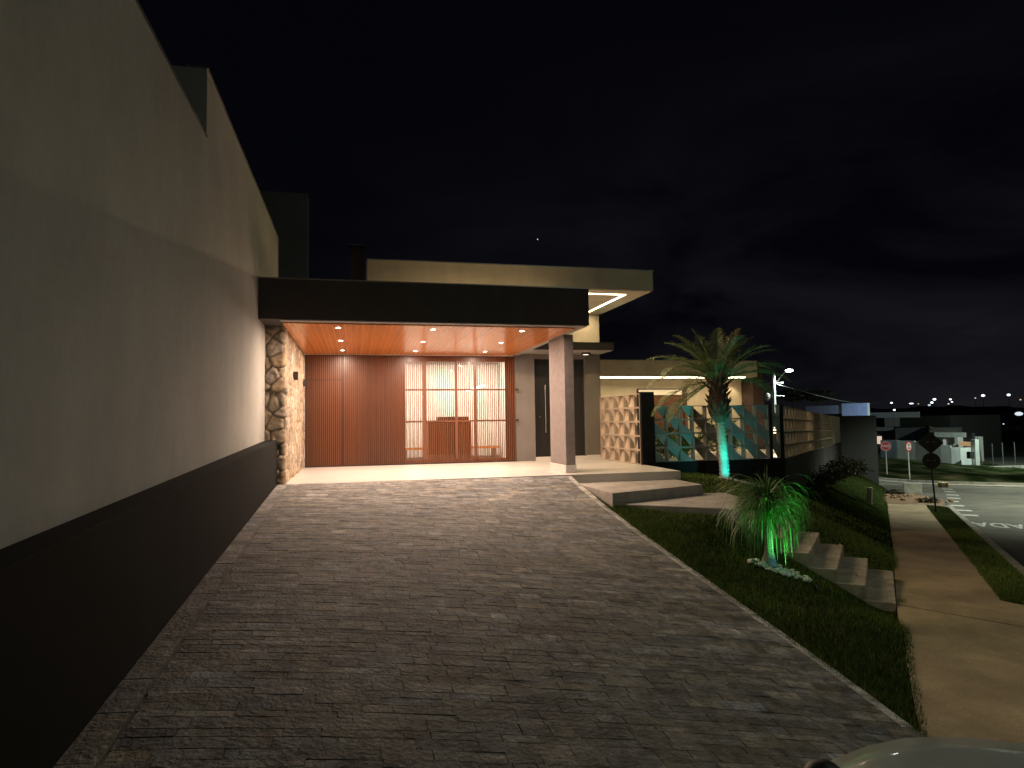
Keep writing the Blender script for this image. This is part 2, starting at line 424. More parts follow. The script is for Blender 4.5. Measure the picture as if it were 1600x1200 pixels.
# ------------------------------------------------------------------ driveway
XL, XR = -1.38, 4.15
YR = np.array([-6, 3.0, 4.22, 5.27, 7.47, 9.4, 10.8, 12.62]); ZR = np.array([-1.75, -1.46, -1.33, -1.17, -.87, -.60, -.375, -.02])
def drive_z(x, y):
    zl = -.0557*(12.62-y); zr = np.interp(y, YR, ZR); u = np.clip((x-XL)/(XR-XL), 0, 1)
    return zl+(zr-zl)*u**1.25
b = MB(); cols = []
def stone(x0, x1, y0, y1, c, gap=.0008, dz=None):
    xm, ym = (x0+x1)/2, (y0+y1)/2
    if to_sn(xm, ym)[1] > -.12 and ym < 6: return
    j = lambda k=.004: random.uniform(-k, k)
    x0 += gap; x1 -= gap; y0 += gap; y1 -= gap
    dz = random.gauss(0, .0011) if dz is None else dz
    tx_, ty_ = random.gauss(0, .006), random.gauss(0, .009)
    P = []
    for (x, y) in ((x0+j(), y0+j()), (x1+j(), y0+j()), (x1+j(), y1+j()), (x0+j(), y1+j())):
        P.append((x, y, float(drive_z(x, y))+dz+tx_*(x-xm)+ty_*(y-ym)))
    i = len(b.v)
    b.v += [(p[0], p[1], p[2]-.03) for p in P]
    b.v += [(p[0]+(.0015 if k in (0, 3) else -.0015), p[1]+(.0015 if k < 2 else -.0015), p[2]) for k, p in enumerate(P)]
    b.f.append((i+4, i+5, i+6, i+7))
    for k in range(4): q = (k+1) % 4; b.f.append((i+k, i+q, i+4+q, i+4+k))
    cols.extend([(*c, 1)]*8)
def stone_col(y=0):
    g = random.choice((.125, .14, .15, .16, .175, .135)); g *= random.uniform(.86, 1.16)
    if random.random() < .02: g *= 1.7
    if random.random() < .04: g *= .65
    w = random.gauss(0, .05)
    return (g*(1.04+w), g*(1.0+w*.3), g*(.92-w))
y = -2.4
while y < 12.60:
    d = random.choice((.07, .085, .10, .115, .13)); y1 = min(y+d, 12.61)
    if 12.61-y1 < .07: y1 = 12.61
    x = -1.19+random.uniform(0, .02); xend = 4.04
    rowtone = random.uniform(.85, 1.15)
    while x < xend:
        x1 = min(x+random.uniform(.14, .42), xend)
        if xend-x1 < .1: x1 = xend
        stone(x, x1, y, y1, tuple(k*rowtone for k in stone_col())); x = x1
    y = y1
y = -2.4
while y < 12.6:   # edge courses
    y1 = min(y+random.uniform(.3, .55), 12.61); c = stone_col(); stone(-1.375, -1.2, y, y1, tuple(k*1.15 for k in c)); y = y1
y = 2.0
while y < 12.6:
    y1 = min(y+random.uniform(.3, .6), 12.61); c = stone_col(); stone(4.045, 4.155, y, y1, tuple(min(.5, k*2.0+.05) for k in c)); y = y1
b.c = cols
M['paver'] = vmat('rough_split_stone', .78, 1., 30., .62, 7., .5)
def blotch(m, scale, lo, hi, stretch=(1, 1, 1)):
    nt = m.node_tree; N, L = nt.nodes, nt.links; b_ = N['Principled BSDF']; src = b_.inputs['Base Color'].links[0].from_socket
    tc = N.new('ShaderNodeTexCoord'); mp = N.new('ShaderNodeMapping'); mp.inputs['Scale'].default_value = stretch; L.new(tc.outputs['Object'], mp.inputs['Vector'])
    n = N.new('ShaderNodeTexNoise'); n.inputs['Scale'].default_value = scale; n.inputs['Detail'].default_value = 8; n.inputs['Roughness'].default_value = .7; L.new(mp.outputs['Vector'], n.inputs['Vector'])
    mr = N.new('ShaderNodeMapRange'); mr.inputs['From Min'].default_value = .32; mr.inputs['From Max'].default_value = .68; mr.inputs['To Min'].default_value = lo; mr.inputs['To Max'].default_value = hi
    L.new(n.outputs['Fac'], mr.inputs['Value'])
    mx = N.new('ShaderNodeMix'); mx.data_type = 'RGBA'; mx.blend_type = 'MULTIPLY'; mx.inputs['Factor'].default_value = 1
    L.new(src, mx.inputs['A']); L.new(mr.outputs['Result'], mx.inputs['B']); L.new(mx.outputs['Result'], b_.inputs['Base Color'])
blotch(M['sidewalk'], .8, .72, 1.25, (1, 1, 1)); blotch(M['sidewalk'], 35., .8, 1.18); blotch(M['slab'], 2.5, .7, 1.2); blotch(M['slab'], 22., .8, 1.15); blotch(M['riser'], 1.8, .72, 1.2); blotch(M['riser'], 25., .82, 1.12); blotch(M['kerb'], 1.2, .7, 1.2); blotch(M['asphalt'], .35, .75, 1.25); blotch(M['retaining'], .8, .75, 1.25); blotch(M['house'], .8, .9, 1.08); blotch(M['sidewalk_far'], .9, .75, 1.2); blotch(M['neighbour'], .45, .86, 1.12, (1, 1, .7)); blotch(M['neighbour'], 9., .95, 1.05); blotch(M['floor'], .7, .95, 1.05)
blotch(M['paver'], 1.3, .55, 1.45, (1, 2.4, 1)); blotch(M['paver'], 11., .72, 1.32, (.7, 2.4, 1)); blotch(M['paver'], 60., .7, 1.35)
struct(b.build('driveway', M['paver']))
b = MB(); YY = np.linspace(-2.6, 12.62, 40); XX = np.linspace(-1.38, 4.15, 12)
for y in YY:
    for x in XX: b.v.append((x, y, float(drive_z(x, y))-.007))
for i in range(len(YY)-1):
    for jx in range(len(XX)-1):
        if to_sn(XX[jx+1], YY[i])[1] > .3: continue
        a = i*len(XX)+jx; b.f.append((a, a+1, a+len(XX)+1, a+len(XX)))
M['mortar'] = mat('dark_joint_mortar', (.145, .135, .115), .95, .3, 8)
struct(b.build('driveway_bed', 'mortar'))

# ------------------------------------------------------------------ lawn between driveway, house and sidewalk
ctl = []
for s in np.arange(-1, 36, 1.5): ctl.append((*sn(s, -.2), float(zp(s))+.0))
for yv in (3.2, 4.22, 5.27, 6.4, 7.47, 8.4, 9.4, 10.2, 10.8): ctl.append((4.16, yv, float(np.interp(yv, YR, ZR))-.025))
ctl += [(4.25, 12.4, -.2), (4.3, 11.6, -.3), (4.5, 10.5, -.40), (5.84, 9.4, -.55), (5.2, 9.9, -.47), (7.0, 12.4, -.26), (7.4, 14.3, -.22), (8.1, 13.5, -.30), (8.53, 14.3, -.33), (9.73, 14.3, -.63), (10.5, 14.4, -.85),
        (7.2, 11.2, -.5), (8.4, 12.2, -.55), (5.6, 8.28, -1.0)]
for t in np.linspace(0, 1, 9): ctl.append((10.5+15.2*t, 14.45+16.5*t, -.85-.75*t))
for k in range(6):
    for s in (4.5, 5.2, 6.0, 6.85): ctl.append((*sn(s, -.25-.36*k-.2), -1.5+.19*k-.13))
ctl += [(5.3, 10.6, -.52), (6.0, 10.3, -.55), (6.4, 11.0, -.54), (5.3, 11.8, -.5), (6.9, 11.3, -.55), (6.0, 12.2, -.45)]
ctl = np.array(ctl)
def U(r2): return np.where(r2 > 0, .5*r2*np.log(np.maximum(r2, 1e-12)), 0)
n_ = len(ctl); K = U(((ctl[:, None, :2]-ctl[None, :, :2])**2).sum(-1))+np.eye(n_)*.002
Pm = np.c_[np.ones(n_), ctl[:, :2]]; A = np.zeros((n_+3, n_+3)); A[:n_, :n_] = K; A[:n_, n_:] = Pm; A[n_:, :n_] = Pm.T
W = np.linalg.solve(A, np.r_[ctl[:, 2], 0, 0, 0])
def lawn_z(x, y):
    x, y = np.atleast_1d(x), np.atleast_1d(y)
    q = U((x[:, None]-ctl[None, :, 0])**2+(y[:, None]-ctl[None, :, 1])**2)
    return q@W[:n_]+W[n_]+W[n_+1]*x+W[n_+2]*y
FX, FY = 10.38, 14.54
def fence_side(x, y): return (x-FX)*(30.93-FY)-(y-FY)*(25.58-FX)   # >0 on the street side of the fence
def in_lawn(x, y, m=0.):
    s, n = to_sn(x, y)
    if n > -.2-m or x < 4.14+m or s > 35: return False
    if x < 6.66 and y > 12.45: return False
    if y > 14.5 and fence_side(x, y) < 0: return False
    if x < FX and y > 14.5: return False
    return True
SS = np.concatenate([np.arange(-1.2, 14, .2), np.arange(14, 35.5, .5)]); NN = np.arange(-7.2, -.1, .2); NN[-1] = -.2
gx = np.array([[sn(s, n) for n in NN] for s in SS]); zz = lawn_z(gx[..., 0].ravel(), gx[..., 1].ravel()).reshape(gx.shape[:2])
zz += .025*(vnoise(gx[..., 0]*2.2, gx[..., 1]*2.2, 4)-.5)
b = MB(); b.v = [(gx[i, j, 0], gx[i, j, 1], zz[i, j]) for i in range(len(SS)) for j in range(len(NN))]
for i in range(len(SS)-1):
    for j in range(len(NN)-1):
        c = gx[i:i+2, j:j+2].reshape(-1, 2)
        if sum(in_lawn(px, py, -.22) for px, py in c) < 3: continue
        a = i*len(NN)+j; b.f.append((a+1, a, a+len(NN), a+len(NN)+1))
struct(b.build('lawn', 'soil', smooth=True))
# the strip of verge between sidewalk and kerb
struct(sheet('lawn', 'soil', list(np.arange(5.3, 23.6, .6)), [1.08, 1.25, 1.45, 1.7], lambda s, n: float(zp(s))+.002-.03*(s < 5.6)))

STEPS = []   # footprints that carry no grass
def blades(nb, pos, hmin, hmax, wid):
    pos = np.asarray(pos); k = len(pos)
    a = RNG.uniform(0, 2*PI, k); h = RNG.uniform(hmin, hmax, k); w = wid*RNG.uniform(.6, 1.3, k)
    lean = RNG.uniform(.1, .75, k)*h; la = RNG.uniform(0, 2*PI, k)
    p0 = pos.copy(); p1 = pos.copy(); p2 = pos.copy()
    p0[:, 0] -= np.cos(a)*w; p0[:, 1] -= np.sin(a)*w; p1[:, 0] += np.cos(a)*w; p1[:, 1] += np.sin(a)*w
    p0[:, 2] -= .01; p1[:, 2] -= .01
    p2[:, 0] += np.cos(la)*lean; p2[:, 1] += np.sin(la)*lean; p2[:, 2] += h
    v = np.stack([p0, p1, p2], 1).reshape(-1, 3)
    base = np.array([.078, .115, .022]); yel = np.array([.16, .14, .045]); dk = np.array([.038, .07, .015])
    t = RNG.uniform(0, 1, (k, 1)); patch = vnoise(pos[:, 0]*1.3, pos[:, 1]*1.3, 9)[:, None]
    c = np.where(t < .12, yel, np.where(t > .7, dk, base))*(1.15+1.2*patch)*RNG.uniform(.7, 1.3, (k, 1))
    c = np.repeat(np.c_[c, np.ones(k)], 3, 0)
    return v, c
def in_poly(x, y, poly):
    r = False; j = len(poly)-1
    for i in range(len(poly)):
        if (poly[i][1] > y) != (poly[j][1] > y) and x < (poly[j][0]-poly[i][0])*(y-poly[i][1])/(poly[j][1]-poly[i][1])+poly[i][0]: r = not r
        j = i
    return r

# ------------------------------------------------------------------ porch floor and steps
struct(MB().prism([(-1.3, 12.62), (6.52, 12.55), (6.62, 13.9), (6.62, 17.3), (-1.3, 17.3)], -.17, 0).build('porch_floor', 'floor', bevel=.006))
struct(MB().prism([(3.9, 12.66), (6.48, 12.59), (6.58, 13.9), (6.58, 14.4), (3.9, 14.4)], -.5, -.171).build('porch_base', 'riser'))
s2 = [(4.24, 12.6), (4.24, 10.62), (6.36, 11.39), (6.42, 12.57)]; STEPS.append(s2)
tag(MB().prism(s2, -.62, -.17).build('concrete_step', 'riser', bevel=.012), 'upper wedge-shaped concrete step directly below the porch edge', 'step', 'concrete steps to the porch')
s3 = [(4.32, 10.66), (5.84, 9.45), (6.80, 10.90), (6.9, 11.5), (6.36, 11.7), (5.0, 11.2)]; STEPS.append(s3)
tag(MB().prism(s3, -1.05, -.36).build('concrete_step', 'riser', bevel=.012), 'lowest wide pointed concrete landing behind the spiky green-lit plant', 'step', 'concrete steps to the porch')
LB = ['lowest pale stepping slab, touching the sidewalk', 'second pale stepping slab up from the sidewalk', 'third pale stepping slab up, under a curled yellow leaf',
      'fourth pale stepping slab up, right of the spiky plant', 'fifth pale stepping slab up, partly behind the spiky plant', 'topmost pale stepping slab, mostly hidden by the spiky plant']
for k in range(6):
    n1 = -.25-.36*k; n0 = n1-.385; z1 = -1.5+.19*k
    s0 = 4.62+.03*k; s1 = 6.75-.02*k
    b = MB(); q = [(s0, n0), (s1, n0), (s1, n1), (s0, n1)]; STEPS.append([sn(*p) for p in [(s0-.03, n0), (s1+.03, n0), (s1+.03, n1+.02), (s0-.03, n1+.02)]])
    ln = (s1-s0)/3
    for i in range(3):
        r = [(s0+ln*i+.006*(i > 0), n0), (s0+ln*(i+1)-.006*(i < 2), n0), (s0+ln*(i+1)-.006*(i < 2), n1), (s0+ln*i+.006*(i > 0), n1)]
        dz = random.uniform(-.006, .006)
        b.prism([sn(*p) for p in r], z1-.34, z1+dz)
    tag(b.build('stepping_slab', 'slab', bevel=.012), LB[k], 'step', 'stepping slabs up from the sidewalk')

M['dead_leaf'] = mat('dead_leaf', (.50, .34, .10), .7, .2, 20)
for k, ds_, dn_, lb in ((2, .92, -.06, 'curled yellow dead leaf on the far edge of the third stepping slab'), (1, .28, -.12, 'small pale dead leaf near the front of the second stepping slab'), (0, .95, -.2, 'dead leaf on the far edge of the lowest stepping slab')):
    s = 4.62+.03*k+2.05*ds_; n = -.25-.36*k+dn_; x, y = sn(s, n); z = -1.5+.19*k+.008
    b = MB(); a = random.uniform(0, 3); L_ = .055
    for i in range(4):
        u0, u1 = i/4, (i+1)/4; f = lambda u: .4*L_*math.sin(PI*min(.97, max(.03, u))); hz = lambda u: .02*math.sin(PI*u*1.3)
        P = lambda u, sd: (x+math.cos(a)*(u-.5)*2*L_-math.sin(a)*sd*f(u), y+math.sin(a)*(u-.5)*2*L_+math.cos(a)*sd*f(u), z+hz(u)+abs(sd)*.012)
        b.quad(P(u0, -1), P(u0, 0), P(u1, 0), P(u1, -1)); b.quad(P(u0, 0), P(u0, 1), P(u1, 1), P(u1, 0))
    tag(b.build('dead_leaf', 'dead_leaf'), lb, 'leaf', 'dead leaves on the stepping slabs')

# grass blades
pos = []
cand = []
for k in range(170000):
    s = random.uniform(-1, 34); n = random.uniform(-7, -.14)
    x, y = sn(s, n)
    d2 = x*x+y*y
    if random.random() > min(1, 190./d2): continue
    cand.append((x, y))
near = [(4.1+7*random.random()**1.3, 3.6+8.6*random.random()) for k in range(120000)]
cand += near
keep = [(x, y) for x, y in cand if in_lawn(x, y, -.07) and not any(in_poly(x, y, p) for p in STEPS)]
kx = np.array(keep); kz = lawn_z(kx[:, 0], kx[:, 1])
v1, c1 = blades(None, np.c_[kx, kz], .025, .06, .004)
vp = []
for k in range(26000):
    s = 5.3+17.5*random.random()**1.4; n = random.uniform(1.06, 1.7)
    if s < 5.75 and n < 1.3: continue
    x, y = sn(s, n); vp.append((x, y, float(zp(s))))
v2, c2 = blades(None, vp, .025, .06, .005)
b = MB(); V = np.concatenate([v1, v2]); b.c = np.concatenate([c1, c2])
b.v = V; 
me = bpy.data.meshes.new('grass'); nt_ = len(V)//3
me.vertices.add(len(V)); me.vertices.foreach_set('co', V.astype(np.float32).ravel())
me.loops.add(len(V)); me.loops.foreach_set('vertex_index', np.arange(len(V), dtype=np.int32))
me.polygons.add(nt_); me.polygons.foreach_set('loop_start', np.arange(0, len(V), 3, dtype=np.int32)); me.polygons.foreach_set('loop_total', np.full(nt_, 3, dtype=np.int32))
me.update(calc_edges=True)
ca = me.color_attributes.new('Col', 'FLOAT_COLOR', 'POINT'); ca.data.foreach_set('color', b.c.astype(np.float32).ravel())
M['blade'] = vmat('grass_blades', .7, 0., 30, .1, 5., .12)
me.materials.append(M['blade'])
go = bpy.data.objects.new('grass', me); COL.objects.link(go); tag(go, 'short dark lawn grass beside the driveway and sidewalk', 'grass', kind='stuff')

# ------------------------------------------------------------------ neighbour house on the left
XW = -1.6
t = thing('neighbour_house', 'tall pale rendered house wall with stepped parapet on the left', 'house', (XW, 8, 0))
bx('wall', 'neighbour', t, XW-9, XW, -4, 7.7, -1.6, 4.25)
bx('wall', 'neighbour', t, XW-9, XW, 7.7, 14.62, -.6, 5.03)
bx('tower', 'neighbour', t, XW-7, -1.37*1.1, 22, 22.6, 0, 8.55)
b = MB(); b.box(XW-.22, XW+.012, -4, 7.698, 4.25, 4.275); b.box(XW-.22, XW+.012, 7.69, 14.63, 5.03, 5.055); b.build('parapet_cap', 'cap', t)
M['plinth'].node_tree.nodes['Principled BSDF'].inputs['Specular IOR Level'].default_value = .15
t2 = tag(MB().prism([(XW+.003, -4), (-1.382, -4), (-1.382, 12.64), (XW+.003, 12.64)], -1.6, lambda x, y: .795-.030*(12.64-y)).build('low_wall', 'plinth', bevel=.006),
         'low dark painted wall along the left side of the driveway', 'wall')

# ------------------------------------------------------------------ rubble stone wall
def rubble():
    u0, H = .34, 2.86; ul = u0+4.56; st = .022
    us_ = np.arange(0, ul+st, st); vs_ = np.arange(0, H+st, st)
    Ug, Vg = np.meshgrid(us_, vs_, indexing='ij')
    wob = Ug+.03*(vnoise(Ug*5, Vg*5, 2)-.5), Vg+.03*(vnoise(Ug*5, Vg*5, 3)-.5)
    seeds = []
    cw, ch = .27, .23
    for i in range(-1, int(ul/cw)+2):
        for j in range(-1, int(H/ch)+2):
            seeds.append(((i+.5*(j % 2)+random.uniform(.1, .9))*cw, (j+random.uniform(.12, .88))*ch))
    seeds = np.array(seeds)
    F1 = np.full(Ug.shape, 9.); F2 = F1.copy(); ID = np.zeros(Ug.shape, int)
    for k, (a, c) in enumerate(seeds):
        d = np.hypot((wob[0]-a)*1., (wob[1]-c)*1.15)
        m1 = d < F1; F2 = np.where(m1, F1, np.minimum(F2, d)); ID = np.where(m1, k, ID); F1 = np.where(m1, d, F1)
    e = np.clip((F2-F1)/.055, 0, 1); e = e*e*(3-2*e)
    ro = RNG.uniform(0, .03, len(seeds)); tl = RNG.normal(0, .07, (len(seeds), 2))
    face = np.where(Ug > u0+.05, .5, .8)
    dome = face*(e*(.026+ro[ID])+(wob[0]-seeds[ID, 0])*tl[ID, 0]*e+(wob[1]-seeds[ID, 1])*tl[ID, 1]*e)
    dome += .02*(vnoise(Ug*9, Vg*9, 5)-.5)+.018*(vnoise(Ug*26, Vg*26, 6)-.5)
    pal = np.array([(.42, .33, .23), (.36, .29, .21), (.46, .37, .26), (.30, .25, .19), (.40, .33, .27), (.34, .25, .16)])
    cc = pal[RNG.integers(0, len(pal), len(seeds))]*RNG.uniform(.75, 1.15, (len(seeds), 1))
    col = cc[ID]*e[..., None]+np.where(Ug > u0+.05, 1., .45)[..., None]*np.array([.27, .215, .155])*(1-e[..., None])
    b = MB(); C = []
    for i, u in enumerate(us_):
        for j, v in enumerate(vs_):
            h = dome[i, j]
            if u < u0-.04: p = (-1.61+u, 12.66-h, v)
            elif u < u0+.04:
                k = (u-(u0-.04))/.08; a = k*PI/2
                p = (-1.61+u0-.04+.04*math.sin(a)+h*math.sin(a), 12.66+.04-.04*math.cos(a)-h*math.cos(a), v)
            else: p = (-1.27+h, 12.66+(u-u0), v)
            b.v.append(p); C.append((*col[i, j], 1))
    nv = len(vs_)
    for i in range(len(us_)-1):
        for j in range(nv-1):
            a = i*nv+j; b.f.append((a, a+nv, a+nv+1, a+1))
    b.c = C
    M['rubble'] = vmat('rubble_stone', .85, .5, 55., .3, 14.)
    o = b.build('stone_wall', M['rubble'], smooth=True)
    return tag(o, 'rough tan rubble stone wall at the left of the carport', 'wall')
rubble()
for k, (yc, zc, lb) in enumerate(((14.34, 2.08, 'black square wall light on the stone wall, nearer the driveway'), (16.72, 2.08, 'black square wall light on the stone wall, beside the slatted gate'))):
    t = thing('wall_light', lb, 'wall light', (-1.22, yc, zc), 'black wall lights on the stone wall')
    bx('housing', 'black_plastic', t, -1.26, -1.165, yc-.05, yc+.05, zc-.085, zc+.085, bevel=.006)
    bx('back_plate', 'steel', t, -1.275, -1.261, yc-.035, yc+.035, zc-.07, zc+.07)

# ------------------------------------------------------------------ the house
D = 17.24
h = thing('house', 'modern single-storey house with dark carport roof and glowing timber ceiling', 'house', (2, D, 0))
pr = bx('porch_roof', 'dark_paint', h, -1.595, 4.29, 11.72, 17.5, 2.862, 3.55)
bx('roof_flashing', 'cap', pr, -1.6, 4.31, 11.70, 11.86, 3.55, 3.572); bx('roof_deck', 'white', pr, -1.59, 4.285, 11.87, 17.49, 3.551, 3.566)
MB().box(-1.26, 4.27, 11.74, D-.02, 2.846, 2.861).build('soffit', 'soffit', pr)
bx('timber_ceiling', 'wood_ceiling', h, -1.24, 4.08, 11.95, D-.025, 2.825, 2.845)
b = MB()
for k in range(1, 51):
    x = -1.24+k*.105
    if x < 4.07: b.box(x-.0022, x+.0022, 11.955, D-.03, 2.8242, 2.8252)
b.build('board_joints', 'joint', h)
pl = bx('pillar', 'pillar', h, 4.18, 4.38, 12.95, 14.05, .16, 2.845, bevel=.004)
bx('plinth', 'floor', pl, 4.165, 4.395, 12.935, 14.065, 0, .16, bevel=.004)
# walls
bx('wall', 'greige', h, 4.18, 4.71, D, D+.25, 0, 2.89)
bx('wall', 'porch_wall', h, 6.16, 6.6, D, D+.25, .0, 2.89)
bx('skirting', 'floor', h, 6.165, 6.612, D-.012, D+.0, 0, .12)
bx('wall', 'house', h, .3, 6.6, D+.001, D+.25, 2.893, 4.02)
bx('wall', 'greige', h, 4.71, 6.16, D+.05, D+.25, 2.76, 2.892)
bx('wall', 'house', h, 6.35, 6.598, D+.25, 21, 0, 4.02)
bx('threshold', 'floor', h, 4.71, 6.16, D-.02, D+.3, .001, .10)
dr = bx('entrance_door', 'black', h, 4.72, 6.15, D+.14, D+.2, .10, 2.76)
hb = MB().tube([(5.03, D+.075, .75), (5.03, D+.075, 2.05)], .016, 10); hb.tube([(5.03, D+.075, .85), (5.03, D+.14, .85)], .01, 8); hb.tube([(5.03, D+.075, 1.95), (5.03, D+.14, 1.95)], .01, 8)
hb.build('handle', 'steel', dr)
MB().tube([(4.88, D+.13, 1.18), (4.88, D+.142, 1.18)], .024, 14).build('lock', 'steel', dr)
bx('jamb', 'black_plastic', dr, 4.712, 4.735, D+.12, D+.215, .10, 2.76); bx('jamb', 'black_plastic', dr, 6.135, 6.158, D+.12, D+.215, .10, 2.76)
cn = bx('canopy', 'canopy', h, 4.3, 6.62, 16.25, D, 2.905, 3.09)
bx('canopy_flashing', 'canopy', cn, 4.3, 6.635, 16.235, D, 3.09, 3.105)
bx('canopy_soffit', 'soffit', cn, 4.31, 6.6, 16.27, D, 2.893, 2.904)
ur = bx('upper_roof', 'house', h, .24, 6.65, 13.88, 21.5, 4.02, 4.47)
bx('roof_flashing', 'cap', ur, .22, 6.672, 13.86, 21.5, 4.47, 4.492)
bx('upper_soffit', 'house', ur, .26, 6.63, 13.9, D, 4.004, 4.019)
b = MB(); b.box(.8, 6.17, 14.32, 14.375, 3.992, 4.003); b.box(6.115, 6.17, 14.376, D-.02, 3.992, 4.003); b.build('led_strip', 'led', ur)
ch = bx('chimney', 'dark_paint', h, -.13, .17, 16.0, 16.3, 3.5, 5.25)
bx('cap', 'steel', ch, -.16, .2, 15.97, 16.33, 5.32, 5.35); bx('vent', 'black_plastic', ch, -.08, .12, 16.05, 16.25, 5.25, 5.32)
# room behind the gate
RY = 19.7
rm = bx('garage_back_wall', 'white', h, -1.3, 4.2, RY, RY+.1, 0, 2.86)
bx('garage_side_wall', 'white', h, -1.42, -1.3, D+.3, RY, 0, 2.86); bx('garage_side_wall', 'white', h, 4.2, 4.32, D+.26, RY, 0, 2.86)
bx('garage_floor', 'floor', h, -1.3, 4.2, D+.061, RY, -.1, -.003); bx('garage_ceiling', 'white', h, -1.3, 4.2, D+.3, RY, 2.861, 2.95)

# slatted gate
g = thing('slatted_gate', 'wide brown vertical slat gate with glowing glazed panel under the carport', 'gate', (1.46, D, 0))
def slats(x0, x1, z0, z1, y0=D-.05, y1=D-.024):
    b = MB(); n = max(1, round((x1-x0)/.0503)); p = (x1-x0)/n
    for k in range(n): b.box(x0+p*k+.0165, x0+p*(k+1)-.0165, y0, y1, z0, z1)
    return b
slats(-.30, 4.16, .03, 2.815).build('slats', 'slat', g)
pd = slats(-1.24, -.35, .03, 2.17).build('pedestrian_door', 'slat', g)
slats(-1.24, -.35, 2.195, 2.815).build('slats', 'slat', g)
bx('backing', 'backing', g, -1.24, 1.245, D-.019, D+.0, .02, 2.82)
bx('backing', 'backing', g, 3.875, 4.165, D-.019, D+.0, .02, 2.82)
b = MB(); b.box(1.246, 3.874, D-.019, D, 2.66, 2.82); b.box(1.246, 3.874, D-.019, D, .02, .11)
for x in (1.73, 2.56, 3.07): b.box(x-.035, x+.035, D-.019, D-.001, .11, 2.66)
b.build('frame', 'frame', g)
b = MB()
for z in (1.10, 1.92): b.box(1.246, 3.874, D-.07, D-.063, z-.022, z+.022)
for x in (1.73, 2.56, 3.07): b.box(x-.036, x+.036, D-.069, D-.062, .11, 2.66)
b.build('glazing_bars', 'frame', g)
bx('glass_pane', 'glass', g, 1.246, 3.874, D+.012, D+.018, .11, 2.66)
bx('sill_rail', 'black_plastic', g, -1.24, 4.165, D-.055, D-.0, .002, .028)
for z in (1.1, 1.92): bx('hinge', 'black_plastic', g, 4.15, 4.24, D-.075, D-.058, z-.025, z+.025)

# things seen inside through the glass
cb = thing('storage_cabinet', 'brown cabinet silhouetted behind the glazed gate panel', 'cabinet', (2.7, D+.75, 0))
bx('carcass', 'frame', cb, 1.87, 3.05, D+.5, D+1.0, .08, 1.10); bx('worktop', 'backing', cb, 2.16, 2.98, D+.52, D+.98, 1.101, 1.22); bx('base', 'black_plastic', cb, 1.9, 3.0, D+.55, D+.95, 0, .08)
lt = thing('ceiling_tube_lamp', 'slanting bright tube lamp seen through the upper right glass pane', 'lamp', (3.75, 19.4, 2.05))
MB().tube([(3.14, 19.0, 1.98), (3.66, 19.0, 2.13)], .03, 8).build('tube', emit('tube_glow', (1, .95, .88), 6, False), lt)
MB().tube([(3.22, 19.0, 2.03), (3.22, 19.0, 2.86)], .006, 6).build('hanger', 'steel', lt); MB().tube([(3.58, 19.0, 2.13), (3.58, 19.0, 2.86)], .006, 6).build('hanger', 'steel', lt)
pb = thing('indoor_bench', 'low wooden bench in front of the lit curtain behind the glass', 'bench', (3.2, 19.2, 0))
bx('seat', 'wood_ceiling', pb, 1.2, 4.1, 19.0, 19.36, .30, .36); bx('leg', 'frame', pb, 1.3, 1.4, 19.05, 19.3, 0, .30); bx('leg', 'frame', pb, 3.9, 4.0, 19.05, 19.3, 0, .30)
b = MB(); n_c = 150
for k in range(n_c+1):
    x = .8+3.39*k/n_c; y = 19.52+.028*math.sin(k*2*PI/5.)+.012*math.sin(k*.37)
    b.v += [(x, y, .06), (x, y, 2.78)]
for k in range(n_c): b.f.append((2*k, 2*k+2, 2*k+3, 2*k+1))
tag(b.build('curtain', 'white', smooth=True), 'pale pleated curtain glowing behind the glazed gate panel', 'curtain')

# downlights
dl = None; XS = (-.31, 1.42, 3.15); YS = (12.39, 14.3, 16.2)
WX = ('by the stone wall', 'in the middle', 'by the pillar'); WY = ('front', 'middle', 'back')
for j, yy in enumerate(YS):
    for i, xx in enumerate(XS):
        if dl is None:
            dl = thing('recessed_downlight', '', 'downlight', (0, 0, 0), 'recessed downlights in the timber ceiling')
            bt = MB(); n = 20
            for q in range(n):
                a0, a1 = 2*PI*q/n, 2*PI*(q+1)/n
                P = lambda a, r, z: (r*math.cos(a), r*math.sin(a), z)
                bt.quad(P(a0, .062, -.004), P(a1, .062, -.004), P(a1, .045, -.006), P(a0, .045, -.006)); bt.quad(P(a0, .062, 0), P(a1, .062, 0), P(a1, .062, -.004), P(a0, .062, -.004))
            bt.build('trim', 'white', dl)
            MB().prism([(.045*math.cos(2*PI*q/n), .045*math.sin(2*PI*q/n)) for q in range(n)], -.004, -.002).build('lens', 'bright_lens', dl)
            o = dl
        else: o = copy_tree(dl)
        o.location = (xx, yy, 2.824)
        o['label'] = 'recessed ceiling downlight, %s row, %s' % (WY[j], WX[i])
        light('downlight_beam', 'AREA', (xx, yy, 2.812), 68, (1, .745, .57), (xx, yy, 0), sx=.08, sy=.08)
# canopy ceiling lights
cl = None
for xx, lb in ((5.2, 'round black-rimmed ceiling light left of the pillar, above the door'), (6.05, 'round black-rimmed ceiling light right of the pillar, above the door')):
    if cl is None:
        o = cl = thing('ceiling_light', lb, 'ceiling light', (0, 0, 0), 'round lights under the door canopy')
        MB().prism([(.13*math.cos(2*PI*q/24), .13*math.sin(2*PI*q/24)) for q in range(24)], -.05, 0).build('rim', 'black_plastic', cl)
        MB().prism([(.075*math.cos(2*PI*q/24), .075*math.sin(2*PI*q/24)) for q in range(24)], -.054, -.0505).build('lens', 'dim_lens', cl)
    else: o = copy_tree(cl); o['label'] = lb
    o.location = (xx, 16.85, 2.892)
    light('canopy_lamp', 'SPOT', (xx, 16.85, 2.82), 5, (1, .75, .5), (xx, 16.85, 0), .05, 130, .6)

